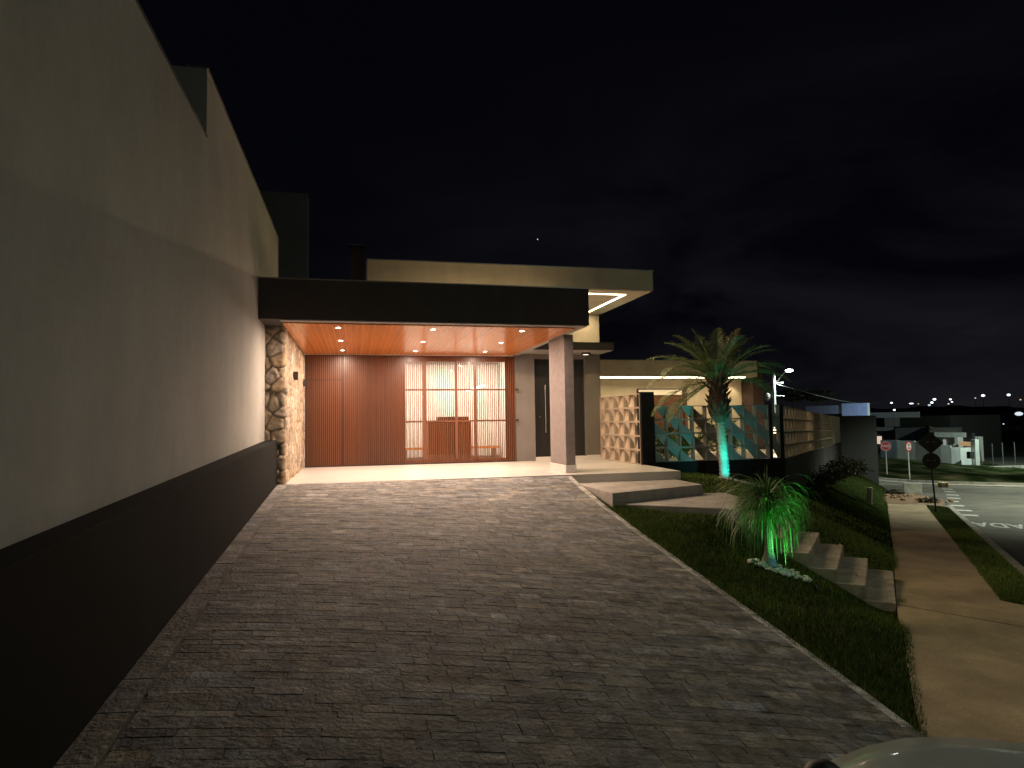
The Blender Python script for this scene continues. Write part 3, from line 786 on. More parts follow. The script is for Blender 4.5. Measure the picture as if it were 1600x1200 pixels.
# ------------------------------------------------------------------ garden wing behind the fence
w = thing('garden_wing', 'low cream house wing with long glowing LED strip behind the block fence', 'house', (10, 21, 0))
bx('wall', 'house', w, 6.6, 13.7, 21.0, 21.2, -.1, 2.46)
bx('fascia', 'house', w, 6.602, 13.35, 20.0, 21.9, 2.47, 3.0)
MB().box(7.3, 12.9, 20.02, 20.06, 2.42, 2.466).build('led_strip', 'led', w)
bx('roof_flashing', 'cap', w, 6.6, 13.37, 19.98, 21.92, 3.0, 3.02)
bx('end_column', 'column', w, 13.36, 13.78, 20.3, 21.8, -.1, 3.0)
wf = bx('window', 'column', w, 9.35, 11.2, 20.95, 20.998, .0, 2.12)
bx('blind', 'white', wf, 9.4, 11.0, 20.93, 20.949, 1.9, 2.08); bx('pane', 'door_pane', wf, 9.42, 10.95, 20.935, 20.949, .05, 1.88)
b = MB(); b.box(10.96, 11.0, 20.92, 20.949, .62, 1.9); b.box(11.1, 11.15, 20.92, 20.949, .62, 2.1); b.build('frame', 'frame', wf)
struct(MB().prism([(6.65, 14.76), (10.45, 14.76), (25.3, 30.95), (14.7, 30.95), (14.7, 20.95), (6.65, 20.95)], -.2, -.02).build('yard_deck', 'floor'))
for bx_, by_, lb in ((13.4, 19.2, 'warm garden bollard glimpsed through the front block screen'), (16.2, 23.2, 'warm garden bollard behind the long block fence, nearer'), (19.4, 26.6, 'warm garden bollard behind the long block fence, farther')):
    t = thing('garden_bollard', lb, 'garden light', (bx_, by_, -.02), 'garden bollards in the yard')
    MB().tube([(bx_, by_, -.02), (bx_, by_, .55)], .05, 12).build('post', 'black_plastic', t)
    MB().tube([(bx_, by_, .551), (bx_, by_, .68)], .045, 12).build('lens', 'bollard', t)
    MB().tube([(bx_, by_, .681), (bx_, by_, .72)], .07, 12).build('cap', 'black_plastic', t)
    light('bollard_light', 'POINT', (bx_, by_, .78), 34, (1, .74, .40), size=.05)

# ------------------------------------------------------------------ breeze-block fence
def block_panel(ox, oy, ux, uy, cols, rows, cw, chh, depth, z0, shear=0., flip=0, dlow=.006, dup=.075):
    """pierced blocks: thin webs all round each cell and a solid half closing one side of its diagonal; the depth runs away from the viewer"""
    b = MB(); nx, ny = -uy, ux
    L_ = cols*cw; Hh = rows*chh; tw = .019
    def P(u, d, z): return Vector((ox+ux*u+nx*d, oy+uy*u+ny*d, z0+z+shear*u))
    def slabp(u0, u1, za, zb, d0, d1):
        o = P(u0, d0, za); b.obox(o, P(u1, d0, za)-o, P(u0, d1, za)-o, P(u0, d0, zb)-o)
    g = .0035; e = .0006
    for c in range(cols):
        for r in range(rows):   # each block has its own four thin sides, a shadow joint apart
            A, B_, Cc, Dd = c*cw+g, (c+1)*cw-g, r*chh+g, (r+1)*chh-g
            slabp(A, B_, Cc, Cc+tw-g, 0, depth); slabp(A, B_, Dd-tw+g, Dd, 0, depth)
            slabp(A, A+tw-g, Cc+tw-g+e, Dd-tw+g-e, 0, depth); slabp(B_-tw+g, B_, Cc+tw-g+e, Dd-tw+g-e, 0, depth)
            if c: slabp(c*cw-g+.0003, c*cw+g-.0003, Cc, Dd, .02, depth-.02)
            if r: slabp(A, B_, r*chh-g+.0003, r*chh+g-.0003, .02, depth-.02)
    for c in range(cols):
        for r in range(rows):
            u0, u1, za, zb = c*cw+tw, (c+1)*cw-tw, r*chh+tw, (r+1)*chh-tw
            up = (c+r+flip) % 2
            tri = [(u1, zb), (u0, zb), (u1, za)] if up else [(u0, za), (u1, za), (u0, zb)]
            i = len(b.v)
            # the solid half leans back a little so that its inner edge shows
            for d in (0, .026):
                for k, (u, z) in enumerate(tri):
                    dd = dlow if dlow > .05 else (.008 if (z > (za+zb)/2) == bool(up) else .095)
                    b.v.append(tuple(P(u, dd+d, z)))
            b.f += [(i, i+1, i+2), (i+5, i+4, i+3), (i, i+3, i+4, i+1), (i+1, i+4, i+5, i+2), (i+2, i+5, i+3, i)]
    return b
# side panel: runs from the house towards the street side, seen from the porch (u runs along -Y so that depth points to +X)
f1 = thing('block_fence', 'short tan breeze-block screen beside the entrance door, five rows high', 'fence', (6.55, 16, 0), 'breeze-block fence panels')
block_panel(6.55, 17.2, 0, -1, 8, 5, .328, .338, .14, .003).build('blocks', 'cobogo', f1)
f2 = thing('block_fence', 'front breeze-block screen lit teal behind the palm trunk', 'fence', (8.5, 14.54, 0), 'breeze-block fence panels')
block_panel(6.9, 14.56, 1, 0, 9, 4, .344, .335, .14, .05).build('blocks', 'cobogo_grey', f2)
bx('post', 'dark_post', f2, 6.56, 6.895, 14.5, 14.75, -.5, 1.72)
bx('post', 'dark_post', f2, 10.0, 10.06, 14.52, 14.72, -.1, 1.40)
block_panel(10.065, 14.57, 1, 0, 1, 4, .25, .335, .14, .05, 0, 1).build('blocks', 'cobogo_grey', f2)
bx('post', 'dark_post', f2, 10.32, 10.38, 14.52, 14.72, -.1, 1.40)
bx('base_wall', 'dark_post', f2, 6.56, 10.38, 14.53, 14.74, -1.3, .048)
FL = math.hypot(25.58-FX, 30.93-FY); fu = ((25.58-FX)/FL, (30.93-FY)/FL)
f3 = thing('block_fence', 'long breeze-block fence running down the street above a dark wall', 'fence', (18, 22, -1), 'breeze-block fence panels')
FX3, FY3 = FX+.03, FY+.02
SH = -.375/FL
block_panel(FX3, FY3, fu[0], fu[1], 50, 4, .335, .335, .14, .03, SH, 0, .105, .105).build('blocks', 'cobogo_fence', f3)
b = MB(); nx, ny = -fu[1], fu[0]
for r in range(4):
    for k, (u0, u1) in enumerate(((16.78, FL),)):
        za = .03+SH*u0+r*.335; o = Vector((FX3+fu[0]*u0+nx*.0, FY3+fu[1]*u0+ny*.0, za+.02))
        a = Vector((fu[0]*(u1-u0), fu[1]*(u1-u0), SH*(u1-u0)))
        b.obox(o, a, (nx*.13, ny*.13, 0), (0, 0, .30)); o2 = o+Vector((-nx*.01, -ny*.01, .30)); b.obox(o2, a, (nx*.14, ny*.14, 0), (0, 0, .034))
b.build('solid_blocks', 'cobogo_fence', f3)
o = Vector((FX3-nx*.03, FY3-ny*.03, -3.4)); 
b = MB(); a = Vector((fu[0]*FL, fu[1]*FL, SH*FL)); b.obox(o, a, (nx*.2, ny*.2, 0), (0, 0, 3.425)); b.build('base_wall', 'retaining', f3)

# ------------------------------------------------------------------ palm
M['frond'] = mat('palm_leaf', (.085, .125, .036), .5, .3, 5, c2=(.15, .185, .055))
M['rachis'] = mat('palm_stalk', (.11, .14, .05), .6, .2, 5)
M['bark'] = mat('palm_bark', (.30, .27, .22), .9, .35, 30, .9, 45, stretch=(1, 1, 2.5))
M['boot'] = mat('palm_leaf_bases', (.075, .045, .028), .9, .4, 14, .9, 30, stretch=(1, 1, .5))
M['dry'] = mat('dry_palm_leaf', (.30, .24, .12), .7, .2, 6)
def frond(b, bl, base, az, el, length, droop, nl=58, lw=.34, twist=0.):
    """a stalk that arches over and two rows of narrow leaflets"""
    pts = []; p = Vector(base); e = el
    ns = 14
    for k in range(ns+1):
        pts.append(p.copy()); d = Vector((math.cos(e)*math.sin(az), math.cos(e)*math.cos(az), math.sin(e))); p += d*length/ns; e -= droop/ns*(.4+1.2*k/ns)
    b.tube(pts, [.016*(1-.85*k/ns)+.002 for k in range(ns+1)], 5)
    for k in range(nl):
        t = .14+.86*k/(nl-1); f = t*ns; i = min(int(f), ns-1); q = pts[i].lerp(pts[i+1], f-i)
        dr = (pts[i+1]-pts[i]).normalized(); side = dr.cross(Vector((0, 0, 1)))
        if side.length < .05: side = Vector((math.cos(az), -math.sin(az), 0))
        side.normalize(); up = side.cross(dr).normalized()
        ll = lw*(math.sin(PI*min(1, .18+.80*t))**.7)*random.uniform(.8, 1.15)+.03
        for sg in (-1, 1):
            dd = (side*sg*random.uniform(.72, .95)+dr*random.uniform(.55, .8)+up*random.uniform(.05, .42)).normalized()
            m = q+dd*ll*.55; en = q+dd*ll+Vector((0, 0, -ll*random.uniform(.12, .4)))
            wv = (dr-dd*dr.dot(dd)).normalized()*.0065
            bl.quad(q-wv*.6, q+wv*.6, m+wv, m-wv); bl.quad(m-wv, m+wv, en)
px, py, pz = 8.12, 13.55, -.32
pt = thing('palm_tree', 'palm with teal-lit trunk in front of the block fence', 'palm tree', (px, py, pz))
b = MB(); ring = 34; seg = 14
pp = [(px-.0-.09*max(0, k/ring-.2), py, pz-.08+1.5*k/ring) for k in range(ring+1)]
b.tube(pp, [.112-.018*(k/ring)+(.013 if k % 2 else -.008)+(.05*(1-k/3) if k < 3 else 0) for k in range(ring+1)], seg)
b.v = [(x+.012*mnoise.noise(Vector((x*30, y*30, z*18))), y+.012*mnoise.noise(Vector((x*30, z*30, y*18))), z) for x, y, z in b.v]
b.build('trunk', 'bark', pt, smooth=True)
tx0 = px-.085
b = MB(); b.tube([(tx0+.02, py, pz+1.28), (tx0+.0, py, pz+1.45), (tx0-.01, py, pz+1.75), (tx0-.03, py, pz+2.05), (tx0-.03, py, pz+2.35)], [.10, .19, .235, .17, .08], 16)
for k in range(60):   # stubs of cut leaves
    a = k*2.399; zz_ = 1.34+.95*(k/60); rr_ = np.interp(zz_, [1.28, 1.45, 1.75, 2.05, 2.35], [.1, .18, .225, .165, .08])
    q = Vector((tx0+math.sin(a)*rr_*.8, py+math.cos(a)*rr_*.8, pz+zz_)); d = Vector((math.sin(a)*.9, math.cos(a)*.9, .75))
    ln = random.uniform(.10, .17) if k < 44 else random.uniform(.2, .3)
    b.tube([q, q+d*ln*.6, q+d*ln+Vector((0, 0, .02))], [.035, .026, .006], 5)
b.build('leaf_bases', 'boot', pt)
crown = Vector((tx0-.03, py, pz+2.25))
FR = [ # azimuth (deg from +Y to +X), elevation, length, droop
 (-88, 18, 1.75, 1.2), (-80, -8, 1.75, 1.0), (-100, 32, 1.6, 1.4), (-70, 42, 1.7, 1.2), (-120, 12, 1.6, 1.2), (-60, 60, 1.5, 1.0), (-105, 55, 1.5, 1.1), (-85, 66, 1.45, .9),
 (88, 30, 1.75, 1.0), (78, 8, 1.8, .9), (100, 46, 1.6, 1.0), (65, 58, 1.5, .8), (110, 20, 1.6, 1.1), (92, 62, 1.45, .75), (52, 30, 1.5, 1.1), (72, 72, 1.45, .6),
 (0, 70, 1.4, .7), (180, 62, 1.4, 1.0), (160, 30, 1.5, 1.3), (-150, 35, 1.55, 1.2), (20, 40, 1.4, 1.1), (-30, 45, 1.5, 1.1), (140, 52, 1.4, 1.0), (-40, 78, 1.35, .5), (40, 84, 1.3, .4), (-92, -22, 1.5, .7), (-72, -30, 1.45, .6)]
for a, e, ln, dr in FR:
    b = MB(); bl = MB()
    frond(b, bl, crown+Vector((math.sin(rad(a))*.05, math.cos(rad(a))*.05, 0)), rad(a+random.uniform(-5, 5)), rad(e), ln*.98, dr)
    fo = bl.build('frond', 'dry' if (a, e) == (72, 72) else 'frond', pt); b.build('stalk', 'rachis', fo)

# ------------------------------------------------------------------ ponytail plant
M['ponytail'] = mat('ponytail_leaf', (.085, .18, .05), .5, .25, 8, c2=(.15, .27, .08))
qx, qy, qz = 5.62, 8.3, -1.0
qt = thing('ponytail_plant', 'spiky ponytail plant with drooping blades lit green from below', 'plant', (qx, qy, qz))
MB().tube([(qx, qy, qz-.06), (qx, qy, qz+.06), (qx+.01, qy, qz+.2), (qx+.005, qy, qz+.5), (qx-.01, qy, qz+.95)], [.12, .10, .06, .045, .035], 12).build('trunk', 'bark', qt, smooth=True)
b = MB()
for k in range(430):
    a = random.uniform(0, 2*PI); zc = qz+random.uniform(.66, .95); e = random.uniform(.1, 1.25); ln = random.uniform(.68, 1.05)
    if k < 16: e = random.uniform(1.2, 1.55); ln = random.uniform(.25, .5); zc = qz+.95
    p = Vector((qx, qy, zc)); ns = 9; w = random.uniform(.007, .012); pts = []
    el = e; dro = 0 if k < 16 else random.uniform(2.3, 3.3)
    for i in range(ns+1):
        pts.append(p.copy()); p = p+Vector((math.cos(el)*math.sin(a), math.cos(el)*math.cos(a), math.sin(el)))*ln/ns
        el = max(-1.5, el-dro/ns*(.5+1.1*i/ns))
    sd = Vector((math.cos(a), -math.sin(a), .15))
    i0 = len(b.v)
    for i, q in enumerate(pts):
        ww = w*(1-.92*(i/ns)**2); b.v += [tuple(q-sd*ww), tuple(q+sd*ww)]
    for i in range(ns): b.f.append((i0+2*i, i0+2*i+1, i0+2*i+3, i0+2*i+2))
for k in range(150):
    a = random.uniform(0, 2*PI); p = Vector((qx, qy, qz+random.uniform(.6, .9))); ns = 8; w = random.uniform(.005, .008); el = random.uniform(-.2, .7); ln = random.uniform(.55, .9); dro = random.uniform(2.2, 3.); pts = []
    for i in range(ns+1):
        pts.append(p.copy()); p = p+Vector((math.cos(el)*math.sin(a), math.cos(el)*math.cos(a), math.sin(el)))*ln/ns; el = max(-1.53, el-dro/ns*(1.5-1.0*i/ns))
    sd = Vector((math.cos(a), -math.sin(a), .1)); i0 = len(b.v)
    for i, q in enumerate(pts):
        ww_ = w*(1-.9*(i/ns)**2); b.v += [tuple(q-sd*ww_), tuple(q+sd*ww_)]
    for i in range(ns): b.f.append((i0+2*i, i0+2*i+1, i0+2*i+3, i0+2*i+2))
b.build('leaves', 'ponytail', qt)

# white pebbles round both plants
M['pebble'] = mat('white_pebble', (.62, .60, .56), .8, .12, 9)
def pebbles(cx, cy, rx, ry, ang, n, lb):
    b = MB()
    for k in range(n):
        a = random.uniform(0, 2*PI); r = random.random()**.5; u, v_ = rx*r*math.cos(a), ry*r*math.sin(a)
        x = cx+u*math.cos(ang)-v_*math.sin(ang); y = cy+u*math.sin(ang)+v_*math.cos(ang); s = random.uniform(.018, .045)
        z = float(lawn_z(x, y)[0])+s*.35+.012
        b.blob((x, y, z), (s, s*random.uniform(.7, 1), s*.65), 7, 4, .35)
    tag(b.build('pebbles', 'pebble', smooth=True), lb, 'pebbles', kind='stuff')
pebbles(qx+.1, qy-.12, .46, .16, rad(-10), 110, 'white pebbles around the foot of the spiky plant')
pebbles(px+.28, py-.25, .5, .13, rad(-12), 90, 'white pebbles at the foot of the palm trunk')
def ground_spot(x, y, label, aim):
    z = float(lawn_z(x, y)[0]); t = thing('garden_spotlight', label, 'spotlight', (x, y, z), 'garden spotlights')
    MB().tube([(x, y, z-.05), (x, y, z+.05)], .012, 8).build('stake', 'black_plastic', t)
    d = (Vector(aim)-Vector((x, y, z+.07))).normalized(); c = Vector((x, y, z+.075))
    MB().tube([c-d*.04, c+d*.035], .03, 12).build('head', 'black_plastic', t)
    return c+d*.045
cq = ground_spot(qx+.28, qy-.60, 'small black spotlight in the grass beside the white pebbles of the spiky plant', (qx, qy, qz+.8))
light('plant_spot', 'SPOT', cq, 170, (.14, 1, .24), (qx-.02, qy-.05, qz+1.0), .02, 80, .9)
light('plant_spot_trunk', 'SPOT', cq, 6, (.05, .65, 1), (qx, qy, qz+.3), .02, 50, .6)
cq2 = ground_spot(px-.1, py-.5, 'small black spotlight in front of the palm trunk', (px, py, pz+1.2))
light('palm_spot', 'SPOT', cq2, 62, (.03, 1, .70), (px-.06, py, pz+1.9), .03, 84, .75)
light('palm_spot_spill', 'SPOT', cq2, 40, (.03, .85, .8), (px+.15, py+1, pz+1.2), .03, 104, .7)

# ------------------------------------------------------------------ shrubs along the dark wall, yard plants, far trees
M['shrub'] = mat('shrub_leaf', (.035, .045, .02), .6, .4, 4, c2=(.08, .075, .035))
M['shrub_stem'] = mat('shrub_stem', (.06, .045, .03), .9, .2, 8)
def shrub(c, r, n, label, group, leaf=.05, m='shrub', stem=True, name='shrub'):
    t = thing(name, label, 'shrub' if name == 'shrub' else 'tree', c, group)
    b = MB()
    for k in range(n):
        d = Vector((random.gauss(0, 1), random.gauss(0, 1), random.gauss(0, 1))).normalized()*random.random()**.4
        lump = .75+.45*mnoise.noise(d*1.9+Vector(c))
        p = Vector(c)+Vector((d.x*r[0], d.y*r[1], r[2]*.55+d.z*r[2]*.55))*lump
        a = Vector((random.gauss(0, 1), random.gauss(0, 1), random.gauss(0, .6))).normalized(); bb = a.cross(Vector((random.random(), random.random(), 1))).normalized()
        l = leaf*random.uniform(.6, 1.4)
        b.quad(p-a*l, p-bb*l*.35, p+a*l, p+bb*l*.35)
    b.build('foliage' if name == 'shrub' else 'crown', m, t)
    b = MB()
    if name == 'shrub':
        for k in range(5):
            a = random.uniform(0, 6.28); b.tube([c, Vector(c)+Vector((math.sin(a)*r[0]*.4, math.cos(a)*r[1]*.4, r[2]*.8))], [.015, .005], 5)
        b.build('stem', 'shrub_stem', t)
    else:
        b.tube([Vector(c)-Vector((0, 0, r[2]*1.2)), Vector(c)+Vector((0, 0, r[2]*.5))], [.16, .05], 7); b.build('trunk', 'shrub_stem', t)
    return t
SHR = [(13, -1.9, .55, .5, 'leafless-looking low shrub nearest the corner of the dark wall'), (17.5, -2.0, .6, .6, 'dark low shrub halfway along the dark wall'), (21, -1.9, .75, .8, 'broad dark shrub below the block fence'),
       (25, -1.8, .95, 1.05, 'tall reddish shrub at the foot of the dark wall'), (28.5, -1.6, 1.0, 1.1, 'bushy shrub with pale leaves near the end of the dark wall'), (31.5, -1.5, .9, .8, 'last small shrub at the far end of the dark wall')]
for s, n, r, hh, lb in SHR:
    x, y = sn(s, n); z = float(lawn_z(x, y)[0]); shrub((x, y, z), (r, r, hh), int(900*r), lb, 'shrubs along the dark wall', .07)
M['yard_leaf'] = mat('yard_leaf', (.06, .12, .03), .6, .3, 5, c2=(.10, .17, .05))
for x, y, lb, hh in ((8.25, 16.6, 'green-lit yard plant seen through the left block openings', .9), (9.1, 17.4, 'green-lit yard plant seen beside the palm trunk', .8), (7.9, 19.6, 'tall yard plant by the cream wing wall', 1.5), (10.6, 18.6, 'yellowish yard plant behind the palm trunk, seen through the blocks', 1.25), (11.9, 19.4, 'yellowish yard plant in the right corner of the front screen', 1.1), (9.6, 19.8, 'low yellowish yard plant in front of the brown glazed door', .9)):
    shrub((x, y, -.02), (.4, .4, hh), 420, lb, 'yard plants behind the fence', .09, 'yard_leaf')
light('yard_green_spot', 'SPOT', (8.6, 16.2, .1), 8, (.35, 1, .25), (8.5, 17.2, .5), .03, 120, .6)
for q, r, lb in ((at(1240, 628, 84), (2.6, 2.6, 2.2), 'dark round tree behind the fence, nearest the street lamp'), (at(1278, 628, 84), (2.6, 2.6, 1.8), 'dark round tree behind the fence, beside the blue-lit wall')):
    shrub(tuple(q), r, 1100, lb, 'dark trees behind the fence', .16, 'shrub', name='round_tree')

# ------------------------------------------------------------------ signs, posts and street lamp
def disc(b, c, r, n, nrm, th, rot=0.):
    nrm = Vector(nrm).normalized(); u = nrm.cross(Vector((0, 0, 1))).normalized(); w_ = Vector((0, 0, 1)); i = len(b.v)
    for d in (0, th):
        for k in range(n):
            a = 2*PI*k/n+rot; b.v.append(tuple(Vector(c)+nrm*d+(u*math.cos(a)+w_*math.sin(a))*r))
    b.f.append(tuple(range(i, i+n))); b.f.append(tuple(range(i+2*n-1, i+n-1, -1)))
    for k in range(n): j = (k+1) % n; b.f.append((i+k, i+n+k, i+n+j, i+j))
    return b
st = (-US[0], -US[1], 0)       # a sign that faces traffic coming from our end
bp = S3(20.2, 1.19, -.02)
t = thing('warning_sign_post', 'dark sign post seen from behind with diamond above round plate', 'road sign', bp)
top = Vector((18.73, 18.40, .44))
MB().tube([bp, (18.735, 18.40, -.9), tuple(top)], .028, 10).build('post', 'sign_back', t)
c1 = Vector((18.73, 18.40, .14))+Vector((US[0], US[1], 0))*.035; c2_ = Vector((18.73, 18.40, -.455))+Vector((US[0], US[1], 0))*.035
dm = disc(MB(), c1, .375, 4, (US[0], US[1], 0), .004).build('diamond_plate', 'sign_back', t)
rp = disc(MB(), c2_, .262, 28, (US[0], US[1], 0), .004).build('round_plate', 'sign_back', t)
for zc, par in ((.16, dm), (-.455, rp)):
    o3 = Vector((18.73, 18.40, zc))+Vector((US[0], US[1], 0))*.026; a3 = Vector((NS[0], NS[1], 0))
    MB().obox(o3-a3*.13, a3*.26, (US[0]*.008, US[1]*.008, 0), (0, 0, .02)).build('bracket', 'steel', par)
def text_mesh(txt, size, c, nrm, off, m, name, parent):
    cu = bpy.data.curves.new('t', 'FONT'); cu.body = txt; cu.size = size; cu.align_x = 'CENTER'; cu.align_y = 'CENTER'; cu.offset = size*.02
    ob = bpy.data.objects.new('t', cu); COL.objects.link(ob); d = bpy.context.evaluated_depsgraph_get(); me = bpy.data.meshes.new_from_object(ob.evaluated_get(d)); bpy.data.objects.remove(ob)
    nrm = Vector(nrm).normalized(); u = Vector((0, 0, 1)).cross(nrm).normalized(); o = wl(parent)
    for v in me.vertices: v.co = Vector(c)+nrm*off+u*v.co.x+Vector((0, 0, 1))*v.co.y-o
    me.materials.append(M[m]); r = bpy.data.objects.new(name, me); COL.objects.link(r); r.parent = parent; return r
# stop sign, round restriction sign
c = at(1384, 697, 54.5); g0 = at(1386.3, 745, 54.5)
t = thing('stop_sign', 'red octagonal stop sign on a thin pole across the junction', 'road sign', g0)
MB().tube([g0-Vector((0, 0, .3)), Vector((c.x, c.y, c.z+.3))], .035, 8).build('post', 'pole', t)
nn = Vector((-c.x, -c.y, 0)).normalized()
pl_ = disc(MB(), c+nn*.05, .36, 8, nn, .01, PI/8).build('plate', 'red', t)
b = MB(); 
for k in range(8):
    a0, a1 = 2*PI*k/8+PI/8, 2*PI*(k+1)/8+PI/8; uu = nn.cross(Vector((0, 0, 1))).normalized()
    P = lambda a, r: c+nn*.064+(uu*math.cos(a)+Vector((0, 0, 1))*math.sin(a))*r
    b.quad(P(a0, .33), P(a1, .33), P(a1, .30), P(a0, .30))
b.build('border', 'sign_white', pl_)
text_mesh('PARE', .24, c, nn, .064, 'sign_white', 'lettering', pl_)
c = at(1418.5, 697.5, 52); g0 = at(1421.5, 748, 52)
t = thing('restriction_sign', 'round red-rimmed white sign turned edge-on, right of the stop sign', 'road sign', g0)
MB().tube([g0-Vector((0, 0, .3)), Vector((c.x, c.y, c.z+.3))], .035, 8).build('post', 'pole', t)
n0 = Vector((-c.x, -c.y, 0)).normalized(); nn = (Matrix.Rotation(rad(58), 3, 'Z') @ n0)
pl_ = disc(MB(), c+nn*.05, .34, 28, nn, .01).build('plate', 'red', t)
disc(MB(), c+nn*.062, .25, 28, nn, .004).build('white_field', 'sign_white', pl_)
uu = Vector((0, 0, 1)).cross(nn).normalized(); b = MB()
for zc in (.10, -.11): o3 = c+nn*.067-uu*.09+Vector((0, 0, zc-.05)); b.obox(o3, uu*.18, nn*.003, (0, 0, .1))
b.build('symbol', 'sign_back', pl_)
# leaning marker post on the bank and concrete block by the sidewalk end
b = MB(); o3 = Vector(S3(19.5, -.85, -.05)); b.obox(o3, (NS[0]*.16, NS[1]*.16, 0), (US[0]*.3, US[1]*.3, 0), (.10, .04, .85))
tag(b.build('marker_post', 'kerb', bevel=.03), 'pale leaning concrete marker on the grass bank left of the sidewalk', 'marker')
b = MB(); o3 = Vector(S3(31.0, .55, -.03)); b.obox(o3, (NS[0]*.75, NS[1]*.75, 0), (US[0]*.5, US[1]*.5, 0), (0, 0, .5))
tag(b.build('concrete_block', 'kerb', bevel=.02), 'pale concrete block at the end of the sidewalk', 'block')
# rubble and weeds at the sidewalk end
tg = MB()
for k in range(70):
    s, n = random.gauss(28, 1.6), random.gauss(-.2, .9); r = random.uniform(.04, .13); x, y = sn(s, n)
    tg.blob((x, y, float(zp(s))+r*.3), (r, r, r*.6), 7, 5, .4)
tag(tg.build('rubble', 'earth'), 'scattered stones and rubble on the bare earth patch', 'rubble', kind='stuff')
for s, n, r, lb in ((25.0, 1.25, .5, 'low weed clump beside the sign post'), (29.6, .1, .55, 'low weed clump in front of the concrete block')):
    x, y = sn(s, n); shrub((x, y, float(zp(s))-.05), (r*1.2, r, .32), 260, lb, 'weed clumps at the sidewalk end', .07)

# utility pole with street lamp
base = at(1210, 700, 47); zt = at(1208, 583, 47)
t = thing('street_lamp', 'pale concrete utility pole with a lit curved lamp arm behind the fence', 'street lamp', (base.x, base.y, -3.2))
MB().tube([(base.x, base.y, -3.4), (zt.x, zt.y, zt.z)], [.22, .13], 10).build('pole', 'pole', t)
hd = at(1233, 579, 47); j0 = at(1213, 598, 47)
MB().tube([j0, at(1218, 591, 47), at(1223, 584.5, 47), at(1229, 580, 47), hd], .03, 7).build('lamp_arm', 'steel', t)
lh = MB().blob(hd, (.24, .24, .09), 12, 8).build('lamp_head', 'lamp_white', t)
MB().tube([at(1198, 598.5, 47), at(1224, 598.5, 47)], .05, 6).tube([at(1196, 617, 47), at(1226, 619, 47)], .03, 6).build('crossarm', 'pole', t)
bb = at(1199.5, 618, 47); MB().blob(bb+Vector((0, 0, -.05)), (.22, .22, .32), 10, 6).build('transformer', 'sign_white', t)
light('street_lamp_light', 'SPOT', hd-Vector((0, 0, .15)), 1600, (.86, 1, .93), hd-Vector((0, 0, 5)), .2, 165, .3)
light('street_lamp_side', 'POINT', hd+Vector((.2, -.2, -.2)), 40, (.86, 1, .93), size=.2)
wp = [at(1213, 600, 47).lerp(at(1400, 625, 120), k/16)-Vector((0, 0, .9*math.sin(PI*k/16))) for k in range(17)]
tag(MB().tube(wp, .018, 5).build('overhead_cable', 'pole'), 'overhead cable running from the lamp pole to the right', 'cable')

# second street lamp: it stands behind the photographer's right and lights the driveway and the left wall
lx, ly = 8.6, -.4
t = thing('street_lamp', 'concrete street lamp behind the camera that lights the driveway', 'street lamp', (lx, ly, -1.0))
MB().tube([(lx, ly, -1.4), (lx, ly, 7.2)], [.16, .10], 10).build('pole', 'pole', t)
MB().tube([(lx, ly, 7.0), (lx-.3, ly+.4, 7.4), (lx-.6, ly+.9, 7.5)], .03, 7).build('lamp_arm', 'steel', t)
MB().blob((lx-.65, ly+1.0, 7.48), (.28, .28, .09), 12, 8).build('lamp_head', 'lamp_white', t)
light('near_street_lamp', 'SPOT', (lx-.65, ly+1.0, 7.30), 500, (.93, 1, .80), (7.0, 6.0, -1.5), .15, 150, 1.)
# the next two lamps down the street, outside the right edge of the picture
for ls, ln_, lh_, en, cone, aim, lb in ((27, 10.2, 8., 7600, 104, (26, 6.8), 'street lamp beyond the right edge that lights the road lettering'), (42, 11.5, 8., 6000, 98, (41.5, 7.0), 'street lamp beyond the right edge at the junction kerb'), (57, 12.2, 7.5, 4600, 150, (63, 5), 'street lamp beyond the right edge that lights the white wall')):
    q = S3(ls, ln_)
    t = thing('street_lamp', lb, 'street lamp', q)
    MB().tube([(q[0], q[1], q[2]-.2), (q[0], q[1], q[2]+lh_)], [.16, .1], 10).build('pole', 'pole', t)
    hx, hy = sn(ls, ln_-.8)
    MB().tube([(q[0], q[1], q[2]+lh_-.1), (hx, hy, q[2]+lh_+.1)], .03, 7).build('lamp_arm', 'steel', t)
    MB().blob((hx, hy, q[2]+lh_+.1), (.28, .28, .09), 12, 8).build('lamp_head', 'lamp_white', t)
    light('junction_lamp', 'SPOT', (hx, hy, q[2]+lh_-.1), en, (.92, 1, .80) if ls < 50 else (.80, 1, .86), S3(*aim), .2, cone, .5)

